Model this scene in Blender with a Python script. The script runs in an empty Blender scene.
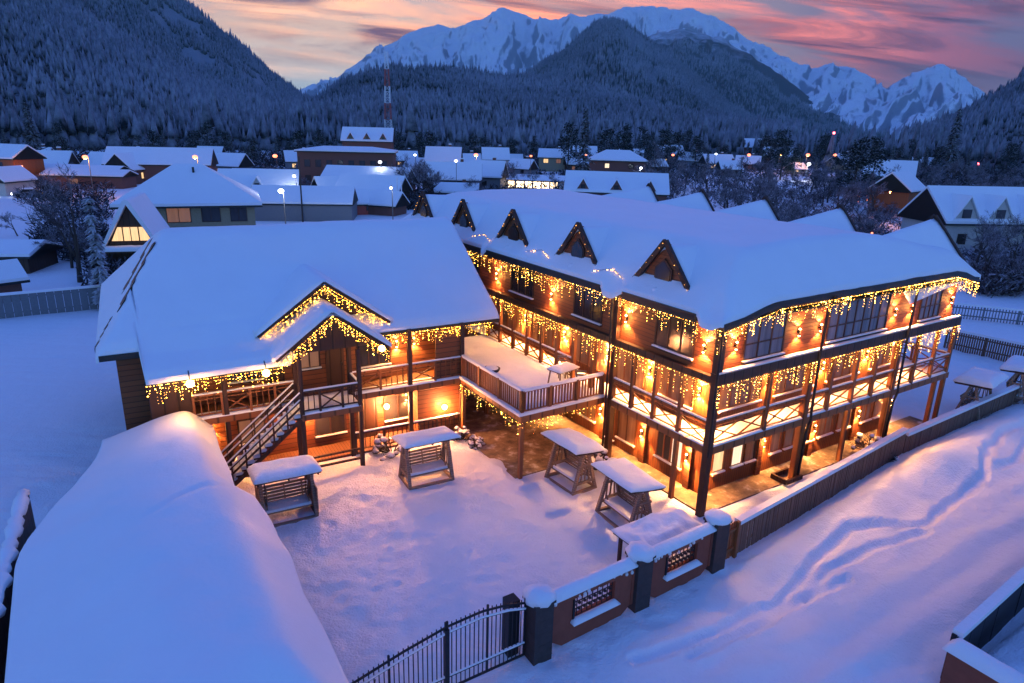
import bpy, math, random
import numpy as np
from mathutils import Vector, Matrix
random.seed(7); rng = np.random.default_rng(7)
S = bpy.context.scene
COL = S.collection
R_ = math.radians
# ------------------------------------------------------------------ camera
FPX, PIT, ROL, CH = 683.0, R_(17.24), R_(1.49), 14.0
cF = Vector((0, math.cos(PIT), -math.sin(PIT))); cU0 = Vector((0, math.sin(PIT), math.cos(PIT))); cR0 = Vector((1, 0, 0))
cR = math.cos(ROL)*cR0 + math.sin(ROL)*cU0; cU = -math.sin(ROL)*cR0 + math.cos(ROL)*cU0
CP = Vector((0, 0, CH))
def ray(px, py): return cF + cR*((px-512)/FPX) - cU*((py-341.5)/FPX)
def at(px, py, z=0.0):                      # survey helper: the point of height z seen at a photo pixel
    d = ray(px, py); return CP + d*((z-CH)/d.z)
cam = bpy.data.cameras.new('camera'); cam.sensor_width = 36; cam.lens = FPX*36/1024; cam.clip_start = 0.5; cam.clip_end = 40000
co = bpy.data.objects.new('camera', cam); COL.objects.link(co)
M = Matrix((cR, cU, -cF)).transposed().to_4x4(); M.translation = CP; co.matrix_world = M
S.camera = co
# resort frame: x runs along the street front, y back along the courtyard side
ORG = Vector((7.41, 23.21, 0)); RA = R_(33)
eX = Vector((math.cos(RA), math.sin(RA), 0)); eY = Vector((-math.sin(RA), math.cos(RA), 0))
def W(b, a, z=0.0): return ORG + eX*b + eY*a + Vector((0, 0, z))
# ------------------------------------------------------------------ helpers
class MB:
    def __init__(s): s.v = []; s.f = []; s.m = []; s.mi = 0
    def add(s, vs, fs):
        n = len(s.v); s.v.extend([tuple(v) for v in vs]); s.f.extend([tuple(i+n for i in f) for f in fs]); s.m.extend([s.mi]*len(fs)); return s
    def box(s, x0, x1, y0, y1, z0, z1):
        return s.add([(x0,y0,z0),(x1,y0,z0),(x1,y1,z0),(x0,y1,z0),(x0,y0,z1),(x1,y0,z1),(x1,y1,z1),(x0,y1,z1)],
                     [(0,3,2,1),(4,5,6,7),(0,1,5,4),(1,2,6,5),(2,3,7,6),(3,0,4,7)])
    def bar(s, p, q, w, h=None, up=(0,0,1)):
        h = w if h is None else h
        p = Vector(p); q = Vector(q); d = (q-p)
        if d.length < 1e-6: return s
        d.normalize(); u = Vector(up)
        if abs(d.dot(u)) > 0.98: u = Vector((0, 1, 0))
        r = d.cross(u).normalized(); u = r.cross(d)
        r *= w/2; u *= h/2
        return s.add([p-r-u, p+r-u, p+r+u, p-r+u, q-r-u, q+r-u, q+r+u, q-r+u],
                     [(0,1,2,3),(7,6,5,4),(0,4,5,1),(1,5,6,2),(2,6,7,3),(3,7,4,0)])
    def tube(s, pts, rad, n=8, cap=True):
        pts = [Vector(p) for p in pts]; rad = rad if hasattr(rad, '__len__') else [rad]*len(pts)
        rings = []; vs = []
        for i, p in enumerate(pts):
            d = (pts[min(i+1, len(pts)-1)]-pts[max(i-1, 0)]).normalized()
            u = Vector((0, 0, 1)) if abs(d.z) < 0.9 else Vector((1, 0, 0))
            r = d.cross(u).normalized(); u = r.cross(d)
            for k in range(n):
                t = 2*math.pi*k/n; vs.append(p+(r*math.cos(t)+u*math.sin(t))*rad[i])
        fs = []
        for i in range(len(pts)-1):
            for k in range(n):
                a = i*n+k; b = i*n+(k+1) % n; fs.append((a, b, b+n, a+n))
        if cap: fs.append(tuple(range(n))[::-1]); fs.append(tuple(range((len(pts)-1)*n, len(pts)*n)))
        return s.add(vs, fs)
    def octa(s, p, r, rz=None):
        x, y, z = p; rz = rz or r
        return s.add([(x+r,y,z),(x,y+r,z),(x-r,y,z),(x,y-r,z),(x,y,z+rz),(x,y,z-rz)],
                     [(0,1,4),(1,2,4),(2,3,4),(3,0,4),(1,0,5),(2,1,5),(3,2,5),(0,3,5)])
    def ball(s, p, r, n=12, m=7, sz=1.0, jit=0.0):
        x, y, z = p; vs = [(x, y, z+r*sz)]
        for i in range(1, m):
            t = math.pi*i/m
            for k in range(n):
                a = 2*math.pi*k/n; j = 1+random.uniform(-jit, jit)
                vs.append((x+r*j*math.sin(t)*math.cos(a), y+r*j*math.sin(t)*math.sin(a), z+r*sz*j*math.cos(t)))
        vs.append((x, y, z-r*sz)); fs = []
        for k in range(n): fs.append((0, 1+k, 1+(k+1) % n))
        for i in range(m-2):
            for k in range(n):
                a = 1+i*n+k; b = 1+i*n+(k+1) % n; fs.append((a, a+n, b+n, b))
        L = len(vs)-1; o = 1+(m-2)*n
        for k in range(n): fs.append((L, o+(k+1) % n, o+k))
        return s.add(vs, fs)
    def prism(s, poly, axis, t0, t1):       # extrude a 2-D outline along x (axis 0: outline is y,z) or y (axis 1: outline is x,z)
        n = len(poly)
        f = (lambda p, t: (t, p[0], p[1])) if axis == 0 else (lambda p, t: (p[0], t, p[1]))
        vs = [f(p, t0) for p in poly]+[f(p, t1) for p in poly]
        fs = [tuple(range(n))[::-1], tuple(range(n, 2*n))]+[(i, (i+1) % n, (i+1) % n+n, i+n) for i in range(n)]
        return s.add(vs, fs)
    def build(s, name, mats, parent=None, smooth=False, loc=None, rot=0):
        me = bpy.data.meshes.new(name); me.from_pydata(s.v, [], s.f)
        mats = mats if isinstance(mats, (list, tuple)) else [mats]
        for m in mats: me.materials.append(m)
        if len(mats) > 1: me.polygons.foreach_set('material_index', s.m)
        import bmesh
        bm = bmesh.new(); bm.from_mesh(me); bmesh.ops.recalc_face_normals(bm, faces=bm.faces); bm.to_mesh(me); bm.free()
        if smooth: me.polygons.foreach_set('use_smooth', [True]*len(me.polygons))
        o = bpy.data.objects.new(name, me); COL.objects.link(o)
        if parent: o.parent = parent
        if loc is not None: o.location = loc; o.rotation_euler = (0, 0, rot)
        return o
def grid_mesh(name, X, Y, Z, mat, parent=None, skirt=None, smooth=True, keep=None):
    ny, nx = X.shape
    v = np.stack([X, Y, Z], -1).reshape(-1, 3)
    i = np.arange(ny*nx).reshape(ny, nx)
    q = np.stack([i[:-1, :-1], i[:-1, 1:], i[1:, 1:], i[1:, :-1]], -1)
    if keep is not None: q = q[keep]
    q = q.reshape(-1, 4)
    if skirt is not None:
        ring = np.concatenate([i[0, :-1], i[:-1, -1], i[-1, :0:-1], i[:0:-1, 0]])
        low = v[ring].copy(); low[:, 2] -= skirt; b = len(v); v = np.concatenate([v, low]); n = len(ring)
        k = np.arange(n); k2 = (k+1) % n
        q = np.concatenate([q, np.stack([ring[k], b+k, b+k2, ring[k2]], -1)])
    me = bpy.data.meshes.new(name); me.vertices.add(len(v)); me.vertices.foreach_set('co', v.astype(np.float32).reshape(-1))
    me.loops.add(len(q)*4); me.loops.foreach_set('vertex_index', q.astype(np.int32).reshape(-1)); me.polygons.add(len(q))
    me.polygons.foreach_set('loop_start', np.arange(len(q), dtype=np.int32)*4); me.polygons.foreach_set('loop_total', np.full(len(q), 4, dtype=np.int32))
    me.materials.append(mat); me.update(calc_edges=True)
    if smooth: me.polygons.foreach_set('use_smooth', [True]*len(me.polygons))
    me.update()
    o = bpy.data.objects.new(name, me); COL.objects.link(o)
    if parent: o.parent = parent
    return o
def empty(name, loc, rz=0.0, parent=None):
    o = bpy.data.objects.new(name, None); COL.objects.link(o); o.location = loc; o.rotation_euler = (0, 0, rz); o.empty_display_size = 0.2
    if parent: o.parent = parent
    return o
def tag(o, label=None, cat=None, group=None, kind=None):
    if label: o['label'] = label
    if cat: o['category'] = cat
    if group: o['group'] = group
    if kind: o['kind'] = kind
    return o
KIDS = {}
def kids(o): return [c for c in o.children]
def copy_tree(o, parent=None):
    c = o.copy(); COL.objects.link(c)
    if parent: c.parent = parent
    for ch in kids(o): copy_tree(ch, c)
    return c
def _h(ix, iy, seed):
    n = (ix*374761393 + iy*668265263 + seed*974711) & 0xffffffff
    n = ((n ^ (n >> 13))*1274126177) & 0xffffffff
    return ((n ^ (n >> 16)) & 0xffff)/65535.0
def vnoise(x, y, seed=0):
    ix = np.floor(x).astype(np.int64); iy = np.floor(y).astype(np.int64); fx = x-ix; fy = y-iy
    fx = fx*fx*(3-2*fx); fy = fy*fy*(3-2*fy)
    a = _h(ix, iy, seed); b = _h(ix+1, iy, seed); c = _h(ix, iy+1, seed); d = _h(ix+1, iy+1, seed)
    return (a*(1-fx)+b*fx)*(1-fy)+(c*(1-fx)+d*fx)*fy
def fbm(x, y, o=4, seed=0):
    s = 0; a = 0.5; t = 0
    for k in range(o): s = s+a*vnoise(x, y, seed+k*17); t += a; a *= 0.5; x = x*2.03+5.1; y = y*2.03+1.7
    return s/t*2-1
def sstep(e0, e1, x): t = np.clip((x-e0)/(e1-e0), 0, 1); return t*t*(3-2*t)
# ------------------------------------------------------------------ materials
MATS = {}
def mat(name):
    m = bpy.data.materials.new(name); m.use_nodes = True; nt = m.node_tree; nt.nodes.clear()
    out = nt.nodes.new('ShaderNodeOutputMaterial'); b = nt.nodes.new('ShaderNodeBsdfPrincipled'); nt.links.new(b.outputs[0], out.inputs[0])
    MATS[name] = m; return m, nt, b
def N(nt, t, **k):
    n = nt.nodes.new(t)
    for a, v in k.items():
        if a in n.inputs.keys(): n.inputs[a].default_value = v
        else: setattr(n, a, v)
    return n
def math_(nt, op, a, b=None, c=None):
    n = nt.nodes.new('ShaderNodeMath'); n.operation = op
    for i, x in enumerate((a, b, c)):
        if x is None: continue
        if isinstance(x, (int, float)): n.inputs[i].default_value = x
        else: nt.links.new(x, n.inputs[i])
    return n.outputs[0]
def mixc(nt, fac, a, b):
    n = nt.nodes.new('ShaderNodeMix'); n.data_type = 'RGBA'
    for s_, x in ((n.inputs[0], fac), (n.inputs[6], a), (n.inputs[7], b)):
        if isinstance(x, (int, float)): s_.default_value = x
        elif isinstance(x, tuple): s_.default_value = x+(1,) if len(x) == 3 else x
        else: nt.links.new(x, s_)
    return n.outputs[2]
def noise(nt, vec, scale, detail=4, rough=0.55, dist=0.0):
    n = nt.nodes.new('ShaderNodeTexNoise'); n.inputs['Scale'].default_value = scale; n.inputs['Detail'].default_value = detail
    n.inputs['Roughness'].default_value = rough; n.inputs['Distortion'].default_value = dist
    if vec is not None: nt.links.new(vec, n.inputs['Vector'])
    return n.outputs[0]
def mapped(nt, src='Object', scale=(1,1,1), rot=(0,0,0)):
    if src == 'Position': v = nt.nodes.new('ShaderNodeNewGeometry').outputs['Position']
    else: v = nt.nodes.new('ShaderNodeTexCoord').outputs[src]
    m = nt.nodes.new('ShaderNodeMapping'); m.inputs['Scale'].default_value = scale; m.inputs['Rotation'].default_value = rot; nt.links.new(v, m.inputs[0]); return m.outputs[0]
def bump(nt, b, h, strength=0.4, dist=0.05):
    n = nt.nodes.new('ShaderNodeBump'); n.inputs['Strength'].default_value = strength; n.inputs['Distance'].default_value = dist
    nt.links.new(h, n.inputs['Height']); nt.links.new(n.outputs[0], b.inputs['Normal'])
def ramp(nt, fac, stops):
    r = nt.nodes.new('ShaderNodeValToRGB'); e = r.color_ramp.elements
    while len(e) < len(stops): e.new(0.5)
    for i, (p, c) in enumerate(stops): e[i].position = p; e[i].color = tuple(c)+(1,) if len(c) == 3 else c
    nt.links.new(fac, r.inputs[0]); return r.outputs[0]
def snow_mat(name, col=(0.86, 0.87, 0.9), b1=0.35, s1=1.2, b2=0.25, s2=14, spec=0.25):
    m, nt, b = mat(name); p = mapped(nt, 'Position')
    h1 = noise(nt, p, s1, 4, 0.5); h2 = noise(nt, p, s2, 3, 0.6)
    h = math_(nt, 'ADD', math_(nt, 'MULTIPLY', h1, b1), math_(nt, 'MULTIPLY', h2, b2*0.25))
    bump(nt, b, h, 0.7, 0.12)
    c = mixc(nt, noise(nt, p, s1*0.7, 3), tuple(x*0.93 for x in col), col); nt.links.new(c, b.inputs['Base Color'])
    b.inputs['Roughness'].default_value = 0.62; b.inputs['Specular IOR Level'].default_value = spec
    return m
M_SNOW = snow_mat('roof_snow', b1=0.35, s1=0.9, b2=0.55, s2=7)
M_SNOWG = snow_mat('ground_snow', b1=0.7, s1=2.6, b2=2.2, s2=13)
M_SNOWC = snow_mat('clump_snow', b1=0.5, s1=4, b2=0.5, s2=25)
def wood_mat(name, c1, c2, axis='Z', pitch=0.16, rough=0.6, depth=0.8):
    m, nt, b = mat(name); tc = nt.nodes.new('ShaderNodeTexCoord'); sp = nt.nodes.new('ShaderNodeSeparateXYZ'); nt.links.new(tc.outputs['Object'], sp.inputs[0])
    if len(axis) == 1: a = sp.outputs[axis]
    else: a = math_(nt, 'ADD', sp.outputs['X'], sp.outputs['Y'])
    q = math_(nt, 'DIVIDE', a, pitch); fr = math_(nt, 'FRACT', q); fl = math_(nt, 'FLOOR', q)
    edge = math_(nt, 'ABSOLUTE', math_(nt, 'SUBTRACT', fr, 0.5))           # 0 middle .. .5 joint
    joint = math_(nt, 'SMOOTH_MIN', math_(nt, 'MULTIPLY', math_(nt, 'SUBTRACT', 0.5, edge), 9.0), 1.0, 0.2)
    sc = {'Z': (1.2, 1.2, 14), 'X': (14, 14, 1.2), 'Y': (14, 14, 1.2), 'XY': (14, 14, 1.2)}[axis]
    gr = noise(nt, mapped(nt, 'Object', sc), 2.2, 6, 0.65, 0.4)
    wn = nt.nodes.new('ShaderNodeTexWhiteNoise'); wn.noise_dimensions = '1D'; nt.links.new(fl, wn.inputs['W'])
    f = math_(nt, 'ADD', math_(nt, 'MULTIPLY', gr, 0.7), math_(nt, 'MULTIPLY', wn.outputs[0], 0.35))
    c = mixc(nt, f, c1, c2); c = mixc(nt, joint, tuple(x*0.25 for x in c1), c)
    nt.links.new(c, b.inputs['Base Color']); b.inputs['Roughness'].default_value = rough
    bump(nt, b, math_(nt, 'ADD', joint, math_(nt, 'MULTIPLY', gr, 0.25)), 0.6, 0.02*depth)
    return m
M_SIDING = wood_mat('reddish_siding', (0.15, 0.040, 0.011), (0.28, 0.085, 0.024), 'Z', 0.17)
M_SIDING2 = wood_mat('log_siding', (0.13, 0.038, 0.012), (0.25, 0.08, 0.024), 'Z', 0.22)
M_PANEL = wood_mat('vertical_boards', (0.22, 0.056, 0.012), (0.38, 0.115, 0.026), 'XY', 0.14)
M_DARKW = wood_mat('dark_stained_timber', (0.03, 0.012, 0.007), (0.07, 0.028, 0.016), 'XY', 0.5)
M_POST = wood_mat('brown_timber_post', (0.20, 0.065, 0.02), (0.32, 0.11, 0.035), 'XY', 0.6)
M_DECK = wood_mat('deck_boards', (0.12, 0.05, 0.022), (0.2, 0.09, 0.04), 'X', 0.14)
M_GREYW = wood_mat('weathered_slats', (0.20, 0.13, 0.09), (0.36, 0.25, 0.18), 'Z', 0.09)
M_FENCE = wood_mat('brown_fence_boards', (0.13, 0.07, 0.048), (0.24, 0.135, 0.09), 'XY', 0.11)
def plain(name, col, rough=0.6, metal=0.0, var=0.25, scale=6, bmp=0.2):
    m, nt, b = mat(name); n = noise(nt, mapped(nt, 'Object'), scale, 5, 0.6)
    nt.links.new(mixc(nt, n, tuple(x*(1-var) for x in col), tuple(min(1, x*(1+var)) for x in col)), b.inputs['Base Color'])
    b.inputs['Roughness'].default_value = rough; b.inputs['Metallic'].default_value = metal
    if bmp: bump(nt, b, n, bmp, 0.02)
    return m
M_IRON = plain('black_iron', (0.015, 0.015, 0.018), 0.5, 0.3)
M_FASCIA = plain('dark_fascia', (0.012, 0.016, 0.018), 0.5)
M_PLASTER = plain('brown_wall_plaster', (0.25, 0.065, 0.038), 0.85, 0, 0.3, 3)
M_STONE = plain('dark_pillar_stone', (0.05, 0.035, 0.035), 0.8, 0, 0.5, 5, 0.8)
M_BEIGE = plain('beige_render', (0.30, 0.25, 0.16), 0.9)
M_WHITEW = plain('pale_render', (0.5, 0.47, 0.45), 0.9)
M_BRICKW = plain('red_brown_render', (0.17, 0.075, 0.06), 0.9)
M_GREY = plain('grey_sheet', (0.16, 0.17, 0.19), 0.6)
M_POLE = plain('galvanised_pole', (0.12, 0.12, 0.13), 0.5, 0.4)
M_RED = plain('red_paint', (0.4, 0.06, 0.05), 0.5)
M_WHITE = plain('white_paint', (0.75, 0.75, 0.78), 0.5)
M_TEAL = plain('teal_sheet_roof', (0.05, 0.17, 0.19), 0.5)
M_BARE = plain('bare_paving', (0.07, 0.05, 0.045), 0.9, 0, 0.5, 2, 0.6)
M_BARK = plain('bark', (0.05, 0.036, 0.03), 0.9, 0, 0.4, 8, 0.6)
def frost_mat(name, dark, frost, lo=0.42, hi=0.62, up=0.35, scale=1.3, patch_=0):
    m, nt, b = mat(name); g = nt.nodes.new('ShaderNodeNewGeometry'); sp = nt.nodes.new('ShaderNodeSeparateXYZ'); nt.links.new(g.outputs['Normal'], sp.inputs[0])
    n = noise(nt, mapped(nt, 'Object'), scale, 4, 0.65)
    f = math_(nt, 'ADD', n, math_(nt, 'MULTIPLY', sp.outputs['Z'], up))
    if patch_: f = math_(nt, 'ADD', f, math_(nt, 'MULTIPLY', math_(nt, 'SUBTRACT', noise(nt, mapped(nt, 'Object'), patch_, 5, .65), .5), .9))
    mr = nt.nodes.new('ShaderNodeMapRange'); mr.inputs[1].default_value = lo; mr.inputs[2].default_value = hi; nt.links.new(f, mr.inputs[0])
    nt.links.new(mixc(nt, mr.outputs[0], dark, frost), b.inputs['Base Color']); b.inputs['Roughness'].default_value = 0.85; b.inputs['Specular IOR Level'].default_value = 0.1
    return m
M_TWIG = frost_mat('frosted_twigs', (0.07, 0.055, 0.06), (0.42, 0.40, 0.45), 0.45, 0.75, 0.25, 0.8)
M_SCRUB = frost_mat('dark_scrub', (0.03, 0.026, 0.03), (0.26, 0.26, 0.31), 0.5, 0.85, 0.3, 0.5)
M_NEEDLE = frost_mat('dark_needles', (0.012, 0.02, 0.016), (0.36, 0.38, 0.42), 0.58, 0.9, 0.3, 1.5)
M_NEEDLES = frost_mat('snowy_needles', (0.014, 0.022, 0.018), (0.6, 0.62, 0.68), 0.45, 0.8, 0.4, 1.5)
M_FOREST = frost_mat('mountain_forest', (0.007, 0.010, 0.012), (0.32, 0.33, 0.37), 0.60, 1.10, 0.5, 0.16, patch_=.004)
M_SHRUB = frost_mat('snowy_shrub', (0.05, 0.04, 0.035), (0.8, 0.8, 0.83), 0.35, 0.7, 0.3, 4)
def emit(name, col, st):
    m, nt, b = mat(name); b.inputs['Base Color'].default_value = (0.8, 0.7, 0.5, 1)
    b.inputs['Emission Color'].default_value = tuple(col)+(1,); b.inputs['Emission Strength'].default_value = st; return m
M_BULB = emit('amber_bulb', (1, 0.48, 0.07), 55)
M_BULBY = emit('golden_bulb', (1, 0.46, 0.04), 55)
M_DIM = emit('dim_amber_bulb', (1, 0.42, 0.05), 9)
M_LAMP = emit('lamp_glow', (1, 0.55, 0.18), 40)
M_GLOBE = emit('globe_glow', (1, 0.52, 0.16), 26)
M_STREETO = emit('sodium_lamp', (1, 0.2, 0.04), 3.2)
M_STREETW = emit('white_lamp', (0.85, 0.9, 1), 9)
M_REDL = emit('red_beacon', (1, 0.08, 0.1), 12)
def lit_mat(name, col, st):
    m, nt, b = mat(name); n = noise(nt, mapped(nt, 'Object', (5, 5, 0.4)), 1.5, 3, 0.6)
    b.inputs['Base Color'].default_value = (0.2, 0.15, 0.1, 1); b.inputs['Roughness'].default_value = 0.15
    nt.links.new(mixc(nt, n, tuple(x*0.35 for x in col), col), b.inputs['Emission Color']); b.inputs['Emission Strength'].default_value = st; return m
M_LIT = lit_mat('lit_curtained_pane', (1, 0.62, 0.28), 1.6)
M_LITW = lit_mat('lit_pale_pane', (1, 0.75, 0.5), 1.8)
M_LITDIM = lit_mat('dim_lit_pane', (1, 0.4, 0.2), 0.22)
M_SHOP = lit_mat('bright_shop_front', (1, 0.7, 0.4), 9)
M_ORANGEW = lit_mat('orange_floodlit_boards', (1, 0.35, 0.06), 1.2)
def glass_mat(name, c1, c2):
    m, nt, b = mat(name); n = noise(nt, mapped(nt, 'Object', (3.2, 3.2, 0.25)), 1.4, 2, 0.5)
    nt.links.new(mixc(nt, n, c1, c2), b.inputs['Base Color']); b.inputs['Roughness'].default_value = 0.12; b.inputs['Specular IOR Level'].default_value = 0.7; return m
M_GLASS = glass_mat('curtained_glass', (0.05, 0.045, 0.05), (0.30, 0.27, 0.28))
M_GLASSD = glass_mat('dark_glass', (0.012, 0.013, 0.016), (0.05, 0.045, 0.045))
M_GLASSW = glass_mat('warm_curtained_glass', (0.14, 0.06, 0.03), (0.50, 0.32, 0.18))
# ------------------------------------------------------------------ lights kept with the lamp they belong to
LK = 6.2                                # lamp power on the lodges
def point(parent, loc, power, col=(1, 0.5, 0.16), r=0.05):
    l = bpy.data.lights.new('lamp_light', 'POINT'); l.energy = power; l.color = col; l.shadow_soft_size = r
    o = bpy.data.objects.new('lamp_light', l); COL.objects.link(o); o.parent = parent; o.location = loc; return o
def spot(parent, loc, power, down=True, ang=130, col=(1, 0.44, 0.13)):
    l = bpy.data.lights.new('lamp_light', 'SPOT'); l.energy = power; l.color = col; l.shadow_soft_size = 0.04; l.spot_size = R_(ang); l.spot_blend = 0.5
    o = bpy.data.objects.new('lamp_light', l); COL.objects.link(o); o.parent = parent; o.location = loc; o.rotation_euler = (0 if down else math.pi, 0, 0); return o
def sconce(parent, p, nrm, up=40, down=40):     # cylinder wall lamp shining up and down
    x, y, z = p; nx, ny = nrm; cx, cy = x+nx*0.10, y+ny*0.10
    m = MB(); m.tube([(cx, cy, z-0.12), (cx, cy, z+0.12)], 0.04, 10); m.bar((x, y, z), (cx, cy, z), 0.05)
    o = m.build('wall_lamp', M_IRON, parent)
    for s_, pw in ((1, up), (-1, down)):
        b = MB(); b.ball((cx, cy, z+s_*0.13), 0.042, 10, 6); b.build('bulb', M_LAMP, o, True)
        if pw: spot(o, (cx+nx*0.01, cy+ny*0.01, z+s_*0.19), pw*LK, s_ < 0)
    point(o, (cx+nx*0.16, cy+ny*0.16, z), (up+down)*LK*0.065, (1, 0.36, 0.08), 0.08)  # added all-round fill besides the up and down beams, evens the amber on walls
    return o
def icicle(name, label, pts, root=None, step=0.11, lo=0.12, hi=0.6, m_b=None, r=0.024, dens=0.095, zig=0.0, gaps=0.16, pwr=1.4, group='light strings on the lodges'):
    """a string of light drops hanging from the polyline pts (local to root's frame), one thing"""
    o = empty(name, root.matrix_basis.translation if root else (0,0,0), root.rotation_euler.z if root else 0)
    tag(o, label, 'light string', group)
    c = MB(); b = MB()
    for p, q in zip(pts[:-1], pts[1:]):
        p = Vector(p); q = Vector(q); L = (q-p).length; n = max(2, int(L/step)); c.bar(p, q, 0.012)
        for i in range(n+1):
            t = (i+random.uniform(-.45, .45))/n; P = p.lerp(q, min(1, max(0, t))); ln = lo+(hi-lo)*(random.random()**pwr if random.random() > gaps else 0.0)
            k = 0; z = 0.02
            nd = Vector((random.uniform(-zig, zig), random.uniform(-zig, zig), 0))
            if ln > 0.15: c.bar(P, P-Vector((0, 0, ln))+nd, 0.005)
            while z < ln:
                rr = r*random.choice((0.35, 0.42, 0.5, 0.6, 0.8))
                b.mi = int(random.random() < .62)
                b.octa(P-Vector((0, 0, z))+nd*(z/ln)+Vector((random.uniform(-.015, .015), random.uniform(-.015, .015), 0)), rr); z += dens*random.uniform(0.8, 2.2)
    c.build('cable', M_IRON, o); x = b.build('bulb', [m_b or M_BULB, M_DIM], o); x['kind'] = 'stuff'
    return o
# ------------------------------------------------------------------ windows, railings
def window(parent, u0, u1, z0, z1, plane, axis, out, nv=3, hz=None, gm=None, fm=None, sill=True, lit=None, fw=0.07):
    """frame (mullions) with one pane; plane = coordinate of the wall face, axis 0: wall runs along x (normal along y), axis 1: along y; out = +-1 outward"""
    fm = fm or M_DARKW; P = (lambda u, d, z: (u, plane+out*d, z)) if axis == 0 else (lambda u, d, z: (plane+out*d, u, z))
    m = MB()
    def bx(ua, ub, za, zb, d0=-0.05, d1=0.05):
        a = P(ua, d0, za); c = P(ub, d1, zb); m.box(min(a[0], c[0]), max(a[0], c[0]), min(a[1], c[1]), max(a[1], c[1]), za, zb)
    bx(u0-fw, u1+fw, z1, z1+fw); bx(u0-fw, u1+fw, z0-fw, z0); bx(u0-fw, u0, z0, z1); bx(u1, u1+fw, z0, z1)
    for i in range(1, nv): u = u0+(u1-u0)*i/nv; bx(u-fw*0.4, u+fw*0.4, z0, z1, -0.05, 0.045)
    if hz: zz = z0+(z1-z0)*hz; bx(u0, u1, zz-fw*0.35, zz+fw*0.35, -0.05, 0.04)
    o = m.build('window', fm, parent)
    g = MB(); a = P(u0, -0.03, z0); c = P(u1, 0.012, z1); g.box(min(a[0], c[0]), max(a[0], c[0]), min(a[1], c[1]), max(a[1], c[1]), z0, z1)
    g.build('pane', gm or M_GLASS, o)
    if sill:
        s_ = MB(); a = P(u0-0.1, 0.0, 0); c = P(u1+0.1, 0.16, 0); s_.box(min(a[0], c[0]), max(a[0], c[0]), min(a[1], c[1]), max(a[1], c[1]), z0-fw-0.06, z0-fw-0.003); s_.build('sill', fm, o)
        s_ = MB(); a = P(u0-0.08, 0.02, 0); c = P(u1+0.08, 0.15, 0); s_.box(min(a[0], c[0]), max(a[0], c[0]), min(a[1], c[1]), max(a[1], c[1]), z0-fw-0.003, z0-fw+0.05); s_.build('sill_snow', M_SNOWC, o)
    return o
def railing(parent, p, q, z0, posts, style='x', h=0.95, pw=0.09, mt=None, snow=True, pk=0.13, xeach=1, bw=.034, sh=.05):
    """one railing run from p to q (2-D), posts = list of fractions"""
    mt = mt or M_POST; p = Vector((p[0], p[1], 0)); q = Vector((q[0], q[1], 0)); L = (q-p).length
    m = MB(); P = lambda t, z: (p.lerp(q, t).x, p.lerp(q, t).y, z0+z)
    for t in posts: m.bar(P(t, 0), P(t, h+0.04), pw)
    m.bar(P(0, h), P(1, h), 0.11, 0.08); m.bar(P(0, 0.14), P(1, 0.14), 0.05, 0.05); m.bar(P(0, h-0.17), P(1, h-0.17), 0.04, 0.04) if style != 'picket' else None
    ts = sorted(set([0]+list(posts)+[1]))
    for k, (a, b) in enumerate(zip(ts[:-1], ts[1:])):
        w = (b-a)*L
        if w < 0.3: continue
        if style == 'x' or (style == 'mix' and k % 2 == xeach):
            n = max(1, round(w/1.5))
            for i in range(n):
                a2 = a+(b-a)*i/n; b2 = a+(b-a)*(i+1)/n
                m.bar(P(a2, 0.14), P(b2, h-0.17), 0.05); m.bar(P(a2, h-0.17), P(b2, 0.14), 0.05)
                mid = (a2+b2)/2; m.octa(P(mid, h/2), 0.05)
        else:
            n = int(w/pk)
            for i in range(1, n): m.bar(P(a+(b-a)*i/n, 0.14), P(a+(b-a)*i/n, h), bw)
    o = m.build('railing', mt, parent)
    if snow:
        s_ = MB(); n = max(2, int(L/0.5))
        for i in range(n): s_.bar(P(i/n, h+0.055+0.01*random.random()), P((i+1)/n, h+0.055+0.01*random.random()), 0.06+sh*.6, sh+0.02*random.random())
        s_.build('rail_snow', M_SNOWC, o)
    return o
# ================================================================== SETTING: ground, paving
def to_ba(X, Y):
    dx = X-ORG.x; dy = Y-ORG.y
    return dx*eX.x+dy*eX.y, dx*eY.x+dy*eY.y
def seg_d(B, A, pts):
    d = np.full(B.shape, 1e9)
    for (x0, y0), (x1, y1) in zip(pts[:-1], pts[1:]):
        vx, vy = x1-x0, y1-y0; t = np.clip(((B-x0)*vx+(A-y0)*vy)/(vx*vx+vy*vy), 0, 1)
        d = np.minimum(d, np.hypot(B-x0-t*vx, A-y0-t*vy))
    return d
def ba_of(px, py):
    p = at(px, py)-ORG; return (p.dot(eX), p.dot(eY))
TRACK1 = [ba_of(*q) for q in ((640, 662), (720, 632), (775, 605), (800, 582), (825, 554), (850, 531), (885, 524), (925, 524), (950, 508), (982, 480), (986, 455), (1003, 437), (1030, 425))]
TRACK2 = [ba_of(*q) for q in ((690, 660), (760, 625), (800, 600), (832, 568), (855, 556), (872, 547), (902, 540), (925, 530))]
TRACK3 = [ba_of(*q) for q in ((808, 598), (835, 583), (850, 577))]
TRACK4 = [ba_of(*q) for q in ((1030, 440), (1012, 462), (995, 470))]
MOUND = ba_of(945, 475)
FENCE = [(-9.6, -2.75), (-0.9, -2.45), (12.1, -1.15), (26, -0.7)]
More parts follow.
